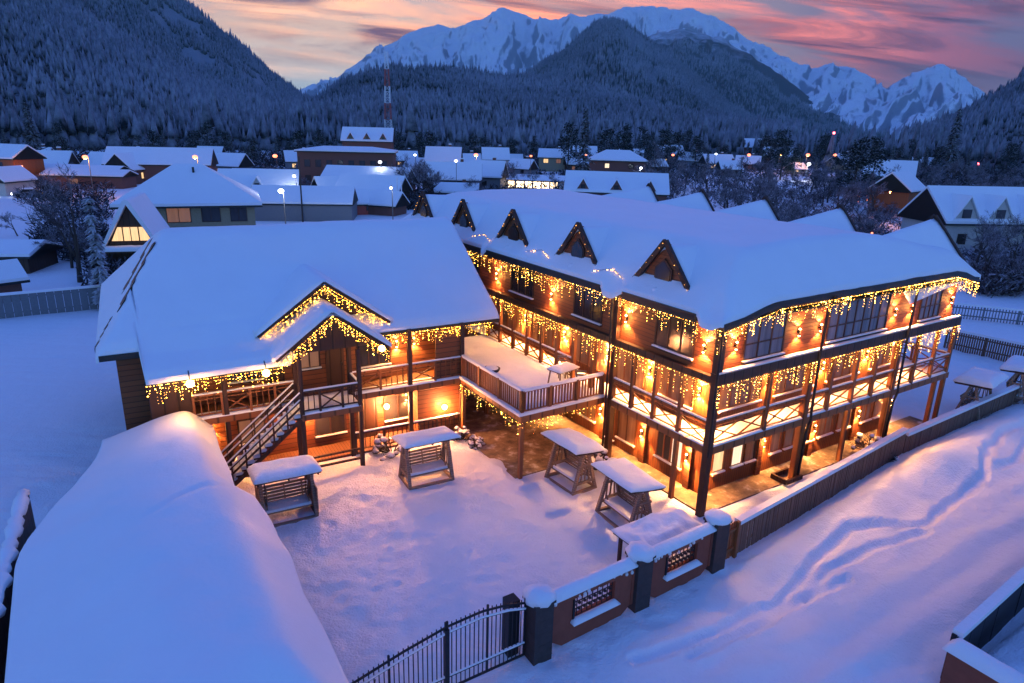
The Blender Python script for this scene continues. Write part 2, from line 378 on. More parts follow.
def ground_z(X, Y):
    B, A = to_ba(X, Y); D = np.hypot(X, Y)
    near = 1-sstep(60, 110, D)
    fa0 = np.interp(B, [q[0] for q in FENCE], [q[1] for q in FENCE])
    z = 0.10*fbm(X*0.16, Y*0.16, 3, 3)*near+0.05*fbm(X*0.9, Y*0.9, 3, 5)*near*(1-.5*sstep(-.4, -1.2, A-fa0))
    rough = sstep(-0.3, 0.35, fbm(X*0.25+9, Y*0.25, 2, 8))*(1-.72*sstep(-.4, -1.2, A-fa0))
    z += (0.04*fbm(X*1.9, Y*1.9, 3, 9)+0.05*fbm(X*4.2, Y*4.2, 3, 10))*near*(0.25+0.75*rough)
    tr = sstep(.18, .5, fbm(X*1.7+3, Y*1.7, 2, 12))*sstep(-.1, .3, fbm(X*.2, Y*.2+7, 2, 13))*near; z -= 0.05*tr
    fa = np.interp(B, [q[0] for q in FENCE], [q[1] for q in FENCE])
    out = A-fa                                                             # <0 on the street side
    bank = np.exp(-((out+1.1)/0.9)**2)*sstep(-2.5, 1, B)*(0.22+0.25*vnoise(B*0.5, B*0+3, 4))
    z += np.where(out < -0.15, bank, bank*0.3)
    z += 0.8*np.exp(-(((B-MOUND[0])/3.4)**2+((A-MOUND[1]-.1)/1.05)**2))
    st = sstep(-1.8, -3.0, out)*(1-sstep(-6.5, -8, out))                      # driven lane: wheel ruts and crusts
    z += st*sstep(-14, -6, B)*(0.07*np.sin((A*0.9+B*0.03)*5.2+2*fbm(B*.2, A*.2, 2, 2))*np.exp(-((out+5.2)/1.6)**2)+0.035*fbm(B*1.2, A*3.5, 3, 6))*near
    for T, dep, w in ((TRACK1, .17, .17), (TRACK2, .15, .17), (TRACK3, .14, .15), (TRACK4, .14, .15)):
        d = seg_d(B+0.16*fbm(B*1.6, A*1.6, 2, 21), A+0.16*fbm(B*1.1+4, A*1.1, 2, 22), T); z += -dep*np.exp(-(d/w)**4)+0.035*np.exp(-((d-w*1.8)/0.13)**2)
    # courtyard: tyre track sweep, trodden patches
    for T in ([ba_of(*q) for q in ((345, 665), (372, 590), (380, 540), (365, 500))], [ba_of(*q) for q in ((410, 660), (400, 600), (392, 545), (380, 505))]):
        d = seg_d(B, A, T); z += -0.06*np.exp(-(d/0.22)**2)
    # garden left of the lodge slopes up a little
    A0, B0 = A, B; A = A+0.55*fbm(B0*1.3, A0*1.3, 3, 14); B = B+0.55*fbm(B0*1.3+7, A0*1.3, 3, 15)
    flat = (sstep(-0.9, -0.2, B)*(1-sstep(17.5, 19, B))*sstep(-0.5, 0.15, A)*(1-sstep(27.5, 29, A)))
    flat = np.maximum(flat, sstep(-17.5, -16.5, B)*(1-sstep(1, 1.5, B))*sstep(9.6, 10.4, A)*(1-sstep(26, 28, A)))
    flat = np.maximum(flat, sstep(-5, -4.2, B)*(1-sstep(1, 1.5, B))*sstep(5, 5.6, A)*(1-sstep(26, 28, A)))
    return (z+.05*near*(flat > 0))*(1-flat)-0.03*flat
def axis(lo, hi, h, far, g=1.13):
    c = list(np.arange(lo, hi+1e-6, h)); s_ = h; x = hi
    while x < far: s_ *= g; x += s_; c.append(x)
    s_ = h; x = lo; l = []
    while x > -far: s_ *= g; x -= s_; l.append(x)
    return np.array(l[::-1]+c)
gx = axis(-14, 34, 0.115, 14000); gy = axis(8, 46, 0.115, 14000); gy = gy[gy > -400]
GX, GY = np.meshgrid(gx, gy)
ground = tag(grid_mesh('ground', GX, GY, ground_z(GX, GY), M_SNOWG), 'snow covered valley floor', 'ground', kind='structure'); ground.pop('category')
def gz(p): return float(ground_z(np.array([p.x]), np.array([p.y]))[0])
lodge_rot = RA
pv = MB()
pv.box(0.1, 17.2, -0.05, 1.2, -0.2, 0.03); pv.box(0.1, 1.2, 1.2, 26.5, -0.2, 0.031)
pv.box(-4.6, 0.1, 6.0, 26, -0.2, 0.02)
m, nt, b = mat('sandy_paving'); n_ = noise(nt, mapped(nt, 'Object'), 1.6, 5, 0.65)
nt.links.new(ramp(nt, n_, [(0.35, (0.10, 0.07, 0.045)), (0.55, (0.24, 0.17, 0.10)), (0.72, (0.6, 0.56, 0.52))]), b.inputs['Base Color']); b.inputs['Roughness'].default_value = 0.9; bump(nt, b, n_, 0.6, 0.05)
o = pv.build('path', m, None, loc=W(0, 0), rot=RA); tag(o, kind='structure')
# ================================================================== THE THREE STOREY LODGE
LD = empty('timber_lodge', W(0, 0), RA)
tag(LD, 'three storey reddish timber lodge with lit balconies and triangular dormers in its snowy roof', 'lodge')
w = MB()
w.box(0.15, 16.9, 0.15, 26.8, 5.42, 8.25)                       # top storey
w.build('upper_wall', M_SIDING, LD)
w = MB(); w.box(1.1, 14.6, 1.1, 26.6, 2.9, 5.41); w.build('middle_wall', M_PANEL, LD)
w = MB(); w.box(1.12, 14.6, 1.12, 26.6, -0.3, 2.54); w.build('lower_wall', M_PANEL, LD)
w = MB()                                                          # ledge beam round the top storey
w.box(-0.16, 17.25, -0.2, 0.149, 5.4, 5.8); w.box(-0.08, 0.149, 0.149, 26.8, 5.35, 5.62)
w.box(16.9, 17.25, 0.149, 26.8, 5.4, 5.8); w.box(0.15, 17.2, 0.15, 26.6, 5.25, 5.4); w.build('ledge_beam', M_DARKW, LD)
w = MB()
for i in range(34): w.bar((-0.12+17.3*i/34, -0.07, 5.825+.012*random.random()), (-0.12+17.3*(i+1)/34, -0.07, 5.825+.012*random.random()), 0.2, 0.06)
w.build('ledge_snow', M_SNOWC, LD)
w = MB()                                                          # deck of the middle storey
w.box(-0.12, 17.4, -0.12, 1.099, 2.58, 2.87); w.box(-0.12, 1.099, 1.099, 26.6, 2.58, 2.872); w.box(14.6, 17.4, 1.099, 9.0, 2.58, 2.871)
w.build('balcony_floor', M_POST, LD)
def patch(x0, x1, y0, y1, z, h, amp=0.03, seed=1, edge=0.12, step=0.12, parent=None, name='floor_snow', mt=None):
    nx = max(3, int((x1-x0)/step)); ny = max(3, int((y1-y0)/step))
    X, Y = np.meshgrid(np.linspace(x0, x1, nx), np.linspace(y0, y1, ny))
    e = np.minimum(np.minimum(X-x0, x1-X), np.minimum(Y-y0, y1-Y)); e = sstep(0, edge, e)
    Z = z+h*(0.25+0.75*e)+amp*fbm(X*1.3, Y*1.3, 3, seed)*e
    return grid_mesh(name, X, Y, Z, mt or M_SNOWC, parent, skirt=h*0.25)
patch(-0.1, 17.38, -0.1, 1.0, 2.87, 0.09, 0.03, 11, parent=LD)
patch(-0.1, 1.0, 1.1, 26.5, 2.87, 0.08, 0.03, 12, parent=LD)
patch(14.7, 17.35, 1.1, 8.9, 2.87, 0.09, 0.03, 13, parent=LD)
# posts
bposts = [0.0, 3.1, 5.65, 7.2, 8.95, 10.5, 12.2, 13.9, 15.6, 17.2]
for i, x in enumerate(bposts):
    if i in (0, 2, 6):
        m = MB(); m.box(x-0.13, x+0.13, -0.13, 0.13, -0.3, 8.0 if i == 0 else 5.4); m.build('post', M_DARKW if i == 0 else M_POST, LD)
    else:
        m = MB(); m.box(x-0.08, x+0.08, -0.1, 0.06, 2.87, 5.4); m.build('post', M_POST, LD)
for x in (9.0, 16.4, 17.25, 3.0):
    if x == 3.0: continue
    m = MB(); m.box(x-0.09, x+0.09, -0.07, 0.11, -0.3, 2.58); m.build('post', M_POST, LD)
aposts = [0.0, 1.55, 2.95, 4.25, 5.5, 6.9, 8.3, 9.6, 10.9, 12.2, 13.5, 14.8, 16.1]
for y in aposts[1:]:
    big = y in (1.55, 5.5)
    m = MB(); s_ = 0.12 if y == 5.5 else 0.08
    m.box(-s_, s_, y-s_, y+s_, -0.3 if big else 2.87, 8.0 if y == 5.5 else 5.35); m.build('post', M_DARKW if y == 5.5 else M_POST, LD)
# bracketed down pipes
for x in (5.75, 12.3):
    m = MB(); m.tube([(x, -0.55, 8.15), (x, -0.3, 7.9), (x, -0.27, 5.9), (x, -0.3, 3.2), (x, -0.33, 2.85), (x+0.03, -0.2, 2.3), (x, -0.17, 0.1)], 0.055, 8); m.build('down_pipe', M_IRON, LD)
m = MB(); m.tube([(-0.2, -0.2, 7.9), (-0.22, -0.22, 3.1), (-0.2, -0.2, 2.6)], 0.05, 8); m.build('down_pipe', M_IRON, LD)
m = MB(); m.tube([(-0.3, 5.62, 7.75), (-0.22, 5.62, 7.4), (-0.22, 5.62, 0.1)], 0.05, 8); m.build('down_pipe', M_IRON, LD)
# balcony railings with crossed braces
railing(LD, (0, -0.02), (17.3, -0.02), 2.88, [x/17.3 for x in bposts], 'x')
railing(LD, (-0.02, 0), (-0.02, 5.5), 2.88, [y/5.5 for y in aposts[:5]], 'x')
railing(LD, (-0.02, 8.3), (-0.02, 16.1), 2.88, [(y-8.3)/7.8 for y in aposts[6:]], 'x')
railing(LD, (17.28, 0), (17.28, 8.9), 2.88, [0, .2, .4, .6, .8, 1], 'x')
# windows, top storey
for u0, u1, nv in ((1.55, 3.75, 3), (6.65, 10.9, 7), (13.75, 15.45, 4)): window(LD, u0, u1, 6.02, 7.95, 0.15, 0, -1, nv, 0.30, M_GLASS)
for u0, u1, nv in ((1.35, 3.3, 3), (6.7, 8.6, 3), (12.0, 14.0, 3), (17.4, 19.3, 3)): window(LD, u0, u1, 5.98, 7.35, 0.15, 1, -1, nv, None, M_GLASSD)
# windows, middle storey: wall-filling glazing between the balcony posts
for u0, u1, nv in ((1.65, 4.1, 4), (5.1, 7.7, 4), (8.7, 11.1, 4), (12.1, 14.3, 4)): window(LD, u0, u1, 3.62, 5.05, 1.1, 0, -1, nv, None, M_GLASSW, M_POST)
for u0, u1, nv in ((1.95, 4.0, 3), (4.75, 6.6, 3), (7.2, 9.8, 4), (10.8, 13.4, 4), (14.3, 16.6, 3)): window(LD, u0, u1, 3.3 if u0 > 4.5 else 3.55, 5.05, 1.1, 1, -1, nv, None, M_GLASSW, M_POST, sill=u0 < 4.5)
for y0 in (4.55, 9.95):                                        # balcony doors
    m = MB(); m.box(1.04, 1.1, y0-0.05, y0+0.05, 2.9, 5.1); m.build('door_frame', M_POST, LD)
# windows, ground storey
for u0, u1, gm in ((1.75, 2.35, M_LIT), (2.9, 3.5, M_LITW), (3.75, 4.3, M_GLASSW), (5.4, 6.0, M_GLASSW), (6.35, 6.95, M_GLASSW), (7.4, 8.4, M_GLASSW), (8.8, 9.8, M_GLASSW), (10.3, 11.2, M_GLASSW), (12.2, 13.0, M_GLASSW), (13.3, 14.1, M_GLASSW)):
    window(LD, u0, u1, 0.85, 1.95, 1.12, 0, -1, 1 if u1-u0 < .8 else 2, None, gm, M_POST)
for u0, u1, gm, z0 in ((2.2, 2.75, M_LITW, 0.75), (2.85, 3.6, M_GLASSD, 0.75), (5.0, 6.1, M_GLASSW, 0.6), (6.4, 6.9, M_GLASSD, 0.3), (7.8, 8.9, M_GLASSW, 0.7), (9.6, 10.6, M_GLASSD, 0.7)):
    window(LD, u0, u1, z0, 2.05, 1.12, 1, -1, 2, None, gm, M_POST)
# curtain-dark pilasters between the windows
for x in (1.2, 4.6, 8.2, 11.6, 14.45):
    m = MB(); m.box(x-0.16, x+0.16, 0.98, 1.09, -0.2, 2.56); m.build('pilaster', M_SIDING, LD)
for y in (1.75, 4.4, 7.1, 10.3, 13.9):
    m = MB(); m.box(0.98, 1.09, y-0.16, y+0.16, -0.2, 2.56); m.build('pilaster', M_SIDING, LD)
# wall lamps
for x in (0.95, 4.63, 6.02, 11.5, 12.9, 16.45): sconce(LD, (x, 0.15, 6.68), (0, -1), 38, 44)
for y, z in ((0.78, 6.5), (5.03, 6.6), (10.35, 6.4), (15.4, 6.45)): sconce(LD, (0.15, y, z), (-1, 0), 50, 60)
for x in (1.2, 4.6, 8.2, 11.6, 14.4): sconce(LD, (x, 1.1, 4.42), (0, -1), 70, 105)
for y in (1.57, 4.38, 7.1, 10.4, 13.9): sconce(LD, (1.1, y, 4.36), (-1, 0), 110, 170)
for x in (1.2, 4.8, 8.2, 11.63, 14.4): sconce(LD, (x, 0.98 if x != 4.8 else 1.1, 1.45), (0, -1), 22, 60)
for y in (1.75, 4.4, 7.2, 10.3): sconce(LD, (0.98, y, 1.45), (-1, 0), 30, 90)
# roof: dark eaves board, snow field, dormers
def zB(x): return 8.3-0.5*(1-sstep(-0.4, 2.6, x))-0.5*sstep(15.4, 17.6, x)
rf = MB()
xs = [-0.42, 0.6, 1.6, 2.6, 6, 10, 15.3, 16.2, 17.1, 17.6]
LR = rf
for x0, x1 in zip(xs[:-1], xs[1:]):
    z0, z1 = float(zB(np.array(x0))), float(zB(np.array(x1)))
    rf.add([(x0,-.42,z0-.28),(x1,-.42,z1-.28),(x1,-.36,z1-.28),(x0,-.36,z0-.28),(x0,-.42,z0-.02),(x1,-.42,z1-.02),(x1,-.36,z1-.02),(x0,-.36,z0-.02)], [(0,3,2,1),(4,5,6,7),(0,1,5,4),(1,2,6,5),(2,3,7,6),(3,0,4,7)])
for y0, y1 in ((0.85, 4.8), (6.2, 15.6), (16.1, 27.3)): rf.box(-0.5, -0.43, y0, y1, 7.55, 7.86)
rf.box(17.55, 17.6, -0.3, 27.3, 7.55, 7.8)
rf.box(-0.36, 0.14, 0.2, 27.2, 7.6, 7.66)
rf.box(0.0, 17.3, -0.35, 0.14, 7.72, 7.78); rf.box(16.91, 17.5, -0.3, 27.2, 7.56, 7.62)
roof = rf.build('roof', M_FASCIA, LD)
nx, ny = 190, 260
xx = np.concatenate([np.linspace(-0.44, 1.5, 30), np.linspace(1.6, 15.6, 110), np.linspace(15.7, 17.75, 30)])
yy = np.concatenate([np.linspace(-0.4, 3, 50), np.linspace(3.1, 27.5, 190)])
X, Y = np.meshgrid(xx, yy)
gap = np.zeros_like(Y)
for c, hw in ((5.5, .55), (15.85, .2), (0.2, .5), (21, .3)): gap = np.maximum(gap, np.exp(-((Y-c)/hw)**4))
edgeA = sstep(0.9, 0, X+0.44)
zA = 8.05+(X+0.45)*0.78-0.30*gap*edgeA-0.06*edgeA; X = X-0.22*gap*edgeA**2
zF = zB(X)+0.22+(Y+0.42)*0.95-0.06*sstep(0.5, 0, Y+0.4)
zR = 7.95+(17.7-X)*0.78; zK = 7.95+(27.6-Y)*0.8
crown = 9.72+0.42*(1-((X-7.2)/8.7)**2)-0.55*sstep(9.5, 15.5, X)
def smin(a, b, k=0.35): h = np.clip(0.5+0.5*(b-a)/k, 0, 1); return b*(1-h)+a*h-k*h*(1-h)
Z = smin(smin(smin(smin(zA, zF), zR), zK), crown)
Z += 0.05*fbm(X*0.5, Y*0.5, 3, 31)+0.02*fbm(X*1.7, Y*1.7, 3, 32)
grid_mesh('roof_snow', X, Y, Z, M_SNOW, roof, skirt=0.2)
def dormer(yc, x0, sgn, hw=1.62, zb=8.05, zt=9.95):
    """triangular dormer whose gable faces -x (sgn 1) or +x (sgn -1)"""
    m = MB()
    pts = [(yc-hw, zb), (yc+hw, zb), (yc, zt)]
    m.prism(pts, 0, x0+0.12*sgn, x0+0.3*sgn)
    o = m.build('dormer', M_SIDING, LD)
    f = MB()
    for s_ in (-1, 1): f.bar((x0+0.0*sgn, yc+s_*(hw+0.3), zb-0.22), (x0+0.0*sgn, yc, zt+0.13), 0.2, 0.14, up=(1, 0, 0))
    f.build('barge_board', M_DARKW, o)
    g = MB(); g.prism([(yc-0.42, zb+0.35), (yc+0.5, zb+0.35), (yc+0.5, zb+0.95), (yc+0.02, zb+1.35), (yc-0.42, zb+0.95)], 0, x0+0.05*sgn, x0+0.125*sgn)
    fr = g.build('window', M_DARKW, o)
    g = MB(); g.prism([(yc-0.34, zb+0.42), (yc+0.42, zb+0.42), (yc+0.42, zb+0.92), (yc+0.02, zb+1.25), (yc-0.34, zb+0.92)], 0, x0+0.03*sgn, x0+0.07*sgn); g.build('pane', M_GLASSD, fr)
    # snow cover: a softened wedge running back into the main roof
    n = 21; L = 5.2; k = 16
    T, Yv = np.meshgrid(np.linspace(0, 1, k), np.linspace(-1, 1, n))
    XX = x0+0.06*sgn+sgn*T*L; YY = yc+Yv*(hw+0.30)
    ZZ = zt+0.2-T*L*(0.05 if sgn > 0 else 0.13)-np.sqrt((Yv*(hw+0.30))**2+0.03)*1.16+0.04*fbm(XX*1.2, YY*1.2, 2, int(yc*7) % 97)
    g = grid_mesh('dormer_snow', XX, YY, ZZ, M_SNOW, o, skirt=0.16)
    # snow heaped at the foot
    s_ = MB(); s_.ball((x0-0.05*sgn, yc, zb+0.02), 0.42, 12, 7, 0.7); s_.ball((x0, yc+0.7, zb), 0.35, 12, 7, 0.6); s_.ball((x0, yc-0.7, zb), 0.33, 12, 7, 0.6); s_.build('snow_heap', M_SNOWC, o, True)
    return o
DA = (3.3, 8.7, 14.1, 19.4, 24.7)
for yc in DA: dormer(yc, 0.18, 1)
for yc in (2.05, 7.1, 12.1, 17.2, 22.3): dormer(yc, 17.3, -1, 1.95, 8.05, 10.3)
# strings of lights on the lodge
icicle('icicle_string', 'amber icicle lights along the street front eaves of the three storey lodge', [(-0.4, -0.45, 7.5), (1.1, -0.45, 7.74), (2.6, -0.45, 8.0), (15.4, -0.45, 8.0), (16.5, -0.45, 7.75), (17.6, -0.45, 7.5), (17.62, 1.5, 7.5)], LD, 0.075, 0.08, 0.7, dens=.075)
icicle('icicle_string', 'amber icicle lights along the courtyard eaves of the three storey lodge', [(-0.48, -0.4, 7.55), (-0.48, 20.5, 7.58)], LD, 0.10, 0.08, 0.95, dens=.08)
icicle('icicle_string', 'icicle lights under the ledge above the street side balcony', [(-0.1, -0.22, 5.38), (17.2, -0.22, 5.38), (17.27, 0.6, 5.38)], LD, 0.11, 0.08, 1.0, r=0.022, dens=.08)
icicle('icicle_string', 'icicle lights under the ledge above the courtyard side balcony', [(-0.12, 0.0, 5.33), (-0.12, 16.5, 5.33)], LD, 0.11, 0.08, 1.1, r=0.022, dens=.08)
for yc, nm in zip(DA, ('dormer nearest the street corner', 'second dormer from the street corner', 'third dormer from the street corner', 'fourth dormer from the street corner', 'dormer farthest from the street')):
    icicle('dormer_string', 'short string of amber drops edging the '+nm, [(0.06, yc-1.8, 8.1), (0.06, yc, 10.02), (0.06, yc+1.75, 8.2)], LD, 0.4, 0.02, 0.12, M_DIM, r=0.022)
for y0, y1, nm in ((5.2, 7.0, 'first and second'), (10.4, 12.3, 'second and third'), (15.8, 17.7, 'third and fourth'), (21.1, 23.0, 'fourth and fifth')):
    icicle('snow_string', 'lights half buried in roof snow between the '+nm+' dormer', [(-0.15, y0, 8.30), (0.1, (y0+y1)/2, 8.50), (-0.15, y1, 8.30)], LD, 0.2, 0.02, 0.06, r=0.03)
# ================================================================== SNOWY TERRACE between the lodges
TR = empty('terrace', W(0, 0), RA); tag(TR, 'raised timber terrace with picket railing and deep snow, joining the two lodges', 'terrace')
m = MB(); m.box(-4.5, -0.13, 5.85, 16.5, 2.56, 2.86); m.build('platform', M_POST, TR)
patch(-4.4, -0.14, 5.95, 16.4, 2.86, 0.2, 0.10, 14, parent=TR, edge=0.3)
for p in ((-4.4, 5.95), (-4.4, 10.9), (-2.2, 12.5)):
    m = MB(); m.box(p[0]-0.08, p[0]+0.08, p[1]-0.08, p[1]+0.08, -0.3, 2.56); m.build('post', M_POST, TR)
railing(TR, (-4.42, 5.93), (-0.2, 5.93), 2.88, [0, .33, .66, 1], 'picket', 1.0, pk=0.15, bw=.055, mt=M_POST, pw=.13, sh=.11)
railing(TR, (-4.42, 5.93), (-4.42, 10.95), 2.88, [0, .35, .68, 1], 'picket', 1.0, pk=0.15, bw=.055, mt=M_POST, pw=.13, sh=.11)
m = MB(); m.box(-4.62, -0.14, 5.8, 5.9, 2.86, 2.98); m.box(-4.62, -4.46, 5.9, 10.9, 2.86, 2.98); m.build('edge_snow', M_SNOWC, TR)
icicle('icicle_string', 'icicle lights hanging under the front edge of the snowy terrace', [(-4.55, 5.84, 2.54), (-0.2, 5.84, 2.54)], LD, 0.17, 0.12, 0.75)
icicle('icicle_string', 'icicle lights hanging under the side edge of the snowy terrace', [(-4.55, 5.84, 2.54), (-4.55, 10.9, 2.54)], LD, 0.17, 0.12, 0.75)
def table(b, a, z, rot, label, w=1.25, d=0.8):
    t = empty('garden_table', W(b, a, z), RA+rot); tag(t, label, 'table')
    m = MB(); m.box(-w/2, w/2, -d/2, d/2, 0.68, 0.73); m.build('tabletop', M_GREYW, t)
    for sx in (-1, 1):
        for sy in (-1, 1):
            m = MB(); m.bar((sx*(w/2-.1), sy*(d/2-.1), 0.68), (sx*(w/2-.04), sy*(d/2-.04), 0), 0.05); m.build('leg', M_GREYW, t)
    patch(-w/2-.03, w/2+.03, -d/2-.03, d/2+.03, 0.73, 0.16, 0.02, 15, edge=0.2, step=0.08, parent=t, name='tabletop_snow')
    return t
table(-1.0, 7.75, 3.02, 0.2, 'snow topped garden table on the terrace')
def chair(b, a, z, rot, label):
    t = empty('garden_chair', W(b, a, z), RA+rot); tag(t, label, 'chair')
    m = MB(); m.box(-.24, .24, -.22, .22, .42, .46); m.build('seat', M_GREYW, t)
    m = MB(); m.bar((-.2, .22, .46), (-.2, .3, .95), .04); m.bar((.2, .22, .46), (.2, .3, .95), .04); m.bar((-.22, .3, .9), (.22, .3, .9), .03, .1); m.bar((-.22, .27, .72), (.22, .27, .72), .03, .08); m.build('backrest', M_GREYW, t)
    for sx in (-1, 1):
        for sy in (-1, 1): m = MB(); m.bar((sx*.2, sy*.19, .42), (sx*.22, sy*.22, 0), .04); m.build('leg', M_GREYW, t)
    patch(-.25, .25, -.23, .24, .46, .15, .02, 16, edge=.12, step=.07, parent=t, name='seat_snow')
chair(-0.45, 8.5, 3.0, -0.5, 'garden chair buried in snow beside the terrace table')
chair(-0.6, 6.9, 3.0, 2.4, 'garden chair turned to the railing, snow on its seat')
# dark ring of snow-covered fire bowl on the terrace
fb = empty('fire_bowl', W(-3.0, 10.7, 3.04), RA); tag(fb, 'low dark fire bowl sunk in the terrace snow', 'fire bowl')
m = MB(); m.tube([(0, 0, 0), (0, 0, .13)], [.36, .42], 16); m.build('bowl', M_IRON, fb); m = MB(); m.ball((0, 0, .12), .33, 14, 7, .4); m.build('bowl_snow', M_SNOWC, fb, True)
# ================================================================== THE TWO STOREY LODGE
LRT = RA-R_(3.6)
LB = empty('timber_lodge', W(-4.35, 11.06), LRT)
tag(LB, 'two storey dark log lodge with a lit double gable porch and outside staircase', 'lodge')
w = MB(); w.box(-12.9, 0, 1.4, 13.2, 2.9, 5.9); w.build('upper_wall', M_SIDING2, LB)
w = MB(); w.box(-12.9, 0, 1.42, 13.2, -0.3, 2.6); w.build('lower_wall', M_SIDING2, LB)
w = MB(); w.box(-13.0, -11.55, 0.0, 1.41, -0.3, 5.3); w.build('end_wall', M_DARKW, LB)
w = MB(); w.box(-13.9, -13.0, 1.2, 3.0, -0.3, 5.6); w.build('side_bay', M_SIDING2, LB)
w = MB(); w.box(-1.35, 0.0, 0.02, 0.12, 2.9, 5.4); w.build('wind_screen', M_SIDING2, LB)
w = MB(); w.box(-11.55, 0.03, -0.1, 1.4, 2.6, 2.86); w.build('balcony_floor', M_POST, LB)
patch(-11.5, 0.0, -0.1, 0.5, 2.86, 0.10, 0.03, 21, parent=LB)
w = MB(); w.box(-11.5, -1.2, 0.5, 1.4, 2.861, 2.868); w.build('balcony_mat', M_DECK, LB)
for x in (-10.35, -7.6, -5.35, -2.62, -0.06):
    m = MB(); m.box(x-0.09, x+0.09, -0.08, 0.1, -0.3, 5.5); m.build('post', M_DARKW, LB)
railing(LB, (-11.5, -0.02), (-7.7, -0.02), 2.88, [0, .27, .55, .8, 1], 'mix', pk=0.22)
railing(LB, (-5.3, -0.02), (-0.1, -0.02), 2.88, [0, .25, .5, .75, 1], 'mix', pk=0.24, xeach=0)
# upper windows, doors
window(LB, -10.0, -8.7, 3.75, 4.9, 1.4, 0, -1, 2, None, M_GLASSD)
window(LB, -7.1, -6.3, 3.9, 4.75, 1.4, 0, -1, 2, None, M_LITDIM)
window(LB, -4.55, -3.1, 3.6, 4.95, 1.4, 0, -1, 3, None, M_GLASSD)
m = MB(); m.box(-6.0, -5.2, 1.34, 1.4, 2.9, 4.95); d = m.build('door', M_DARKW, LB); m = MB(); m.box(-5.34, -5.28, 1.28, 1.34, 3.8, 3.95); m.build('handle', M_IRON, d)
m = MB(); m.box(-8.5, -7.8, 1.34, 1.4, 2.9, 4.9); d = m.build('door', M_DARKW, LB); m = MB(); m.box(-7.95, -7.89, 1.28, 1.34, 3.8, 3.95); m.build('handle', M_IRON, d)
window(LB, -3.35, -2.1, 0.75, 1.9, 1.42, 0, -1, 2, None, M_GLASSD)
window(LB, -9.8, -8.8, 0.9, 1.9, 1.42, 0, -1, 2, None, M_LITDIM)
window(LB, -6.6, -5.3, 0.6, 2.1, 1.42, 0, -1, 2, None, M_GLASSD)
m = MB(); m.box(-4.75, -3.75, 1.36, 1.42, 0, 2.1); d = m.build('door', M_DARKW, LB); m = MB(); m.box(-4.62, -4.56, 1.3, 1.36, .95, 1.1); m.build('handle', M_IRON, d)
w = MB(); w.box(-11.5, 0.02, 0.0, 1.42, -0.3, 0.06); w.build('walkway', M_DECK, LB)
railing(LB, (-5.2, 0.05), (0.0, 0.05), 0.06, [0, .25, .5, .75, 1], 'picket', 0.9, pk=0.2, mt=M_DARKW)
w = MB(); w.box(-2.2, 0.02, 0.2, 1.4, -0.2, 2.6); w.build('corner_store', M_SIDING2, LB)
# lamps
def globe(parent, p, power, r=0.13, y_in=0.1):
    x, y, z = p; m = MB(); m.tube([(x, y+y_in+.02, z), (x, y, z)], 0.04, 8); o = m.build('wall_lamp', M_IRON, parent)
    g = MB(); g.ball((x, y, z), r, 14, 8); g.build('globe', M_GLOBE, o, True)
    point(o, (x, y-0.2, z), power*14, (1, 0.36, 0.12), 0.1); return o
globe(LB, (-3.35, 1.22, 1.5), 70); globe(LB, (-0.9, 0.1, 1.45), 32)
globe(LB, (-7.0, 1.25, 1.9), 40, 0.08)
sconce(LB, (-2.35, 1.4, 1.75), (0, -1), 0, 60); sconce(LB, (-10.9, 1.42, 1.9), (0, -1), 50, 60)
for x, y in ((-11.6, -1.48), (-8.95, -1.48), (-4.0, -0.35)):
    g = MB(); g.tube([(x, y+.3, 5.3), (x, y, 5.15), (x, y, 4.95)], 0.02, 6); o = g.build('hanging_lamp', M_IRON, LB)
    g = MB(); g.ball((x, y, 4.9), 0.14, 12, 7); g.build('globe', M_GLOBE, o, True); point(o, (x, y-0.2, 4.75), 120, (1, 0.45, 0.12), 0.1)
sconce(LB, (-2.75, 1.4, 4.45), (0, -1), 30, 70); sconce(LB, (-1.9, 1.4, 4.5), (0, -1), 25, 60)
# porch deck with stairs
w = MB(); w.box(-7.75, -5.25, -1.4, -0.101, 2.62, 2.86); w.build('porch_floor', M_POST, LB)
patch(-7.7, -5.3, -1.38, -0.1, 2.86, 0.11, 0.03, 22, parent=LB)
for x in (-7.68, -5.32):
    m = MB(); m.box(x-0.08, x+0.08, -1.38, -1.22, -0.3, 5.35); m.build('post', M_DARKW, LB)
railing(LB, (-7.65, -1.3), (-5.35, -1.3), 2.88, [0, .3, .7, 1], 'mix', pk=0.2, mt=M_DARKW)
railing(LB, (-5.33, -1.3), (-5.33, -0.1), 2.88, [0, 1], 'picket', pk=0.2, mt=M_DARKW)
m = MB(); m.bar((-7.6, -1.3, 0.45), (-5.3, -1.3, 0.45), .08); m.bar((-7.6, -1.3, 0.9), (-5.3, -1.3, 0.9), .08); m.build('ground_rail', M_DARKW, LB)
st = MB(); n = 14
for i in range(n):
    t = (i+0.5)/n; x = -7.75-3.3*t; z = 2.86-2.75*t; st.box(x-0.15, x+0.15, -1.35, -0.25, z-0.06, z)
for y in (-1.38, -0.22): st.bar((-7.75, y, 2.70), (-11.1, y, -0.06), 0.06, 0.15)
stairs = st.build('staircase', M_DARKW, LB)
s_ = MB()
for i in range(n):
    t = (i+0.5)/n; x = -7.75-3.3*t; z = 2.86-2.75*t; s_.box(x-0.16, x+0.13, -1.33, -0.27, z+0.002, z+0.11+0.05*random.random())
s_.build('step_snow', M_SNOWC, stairs)
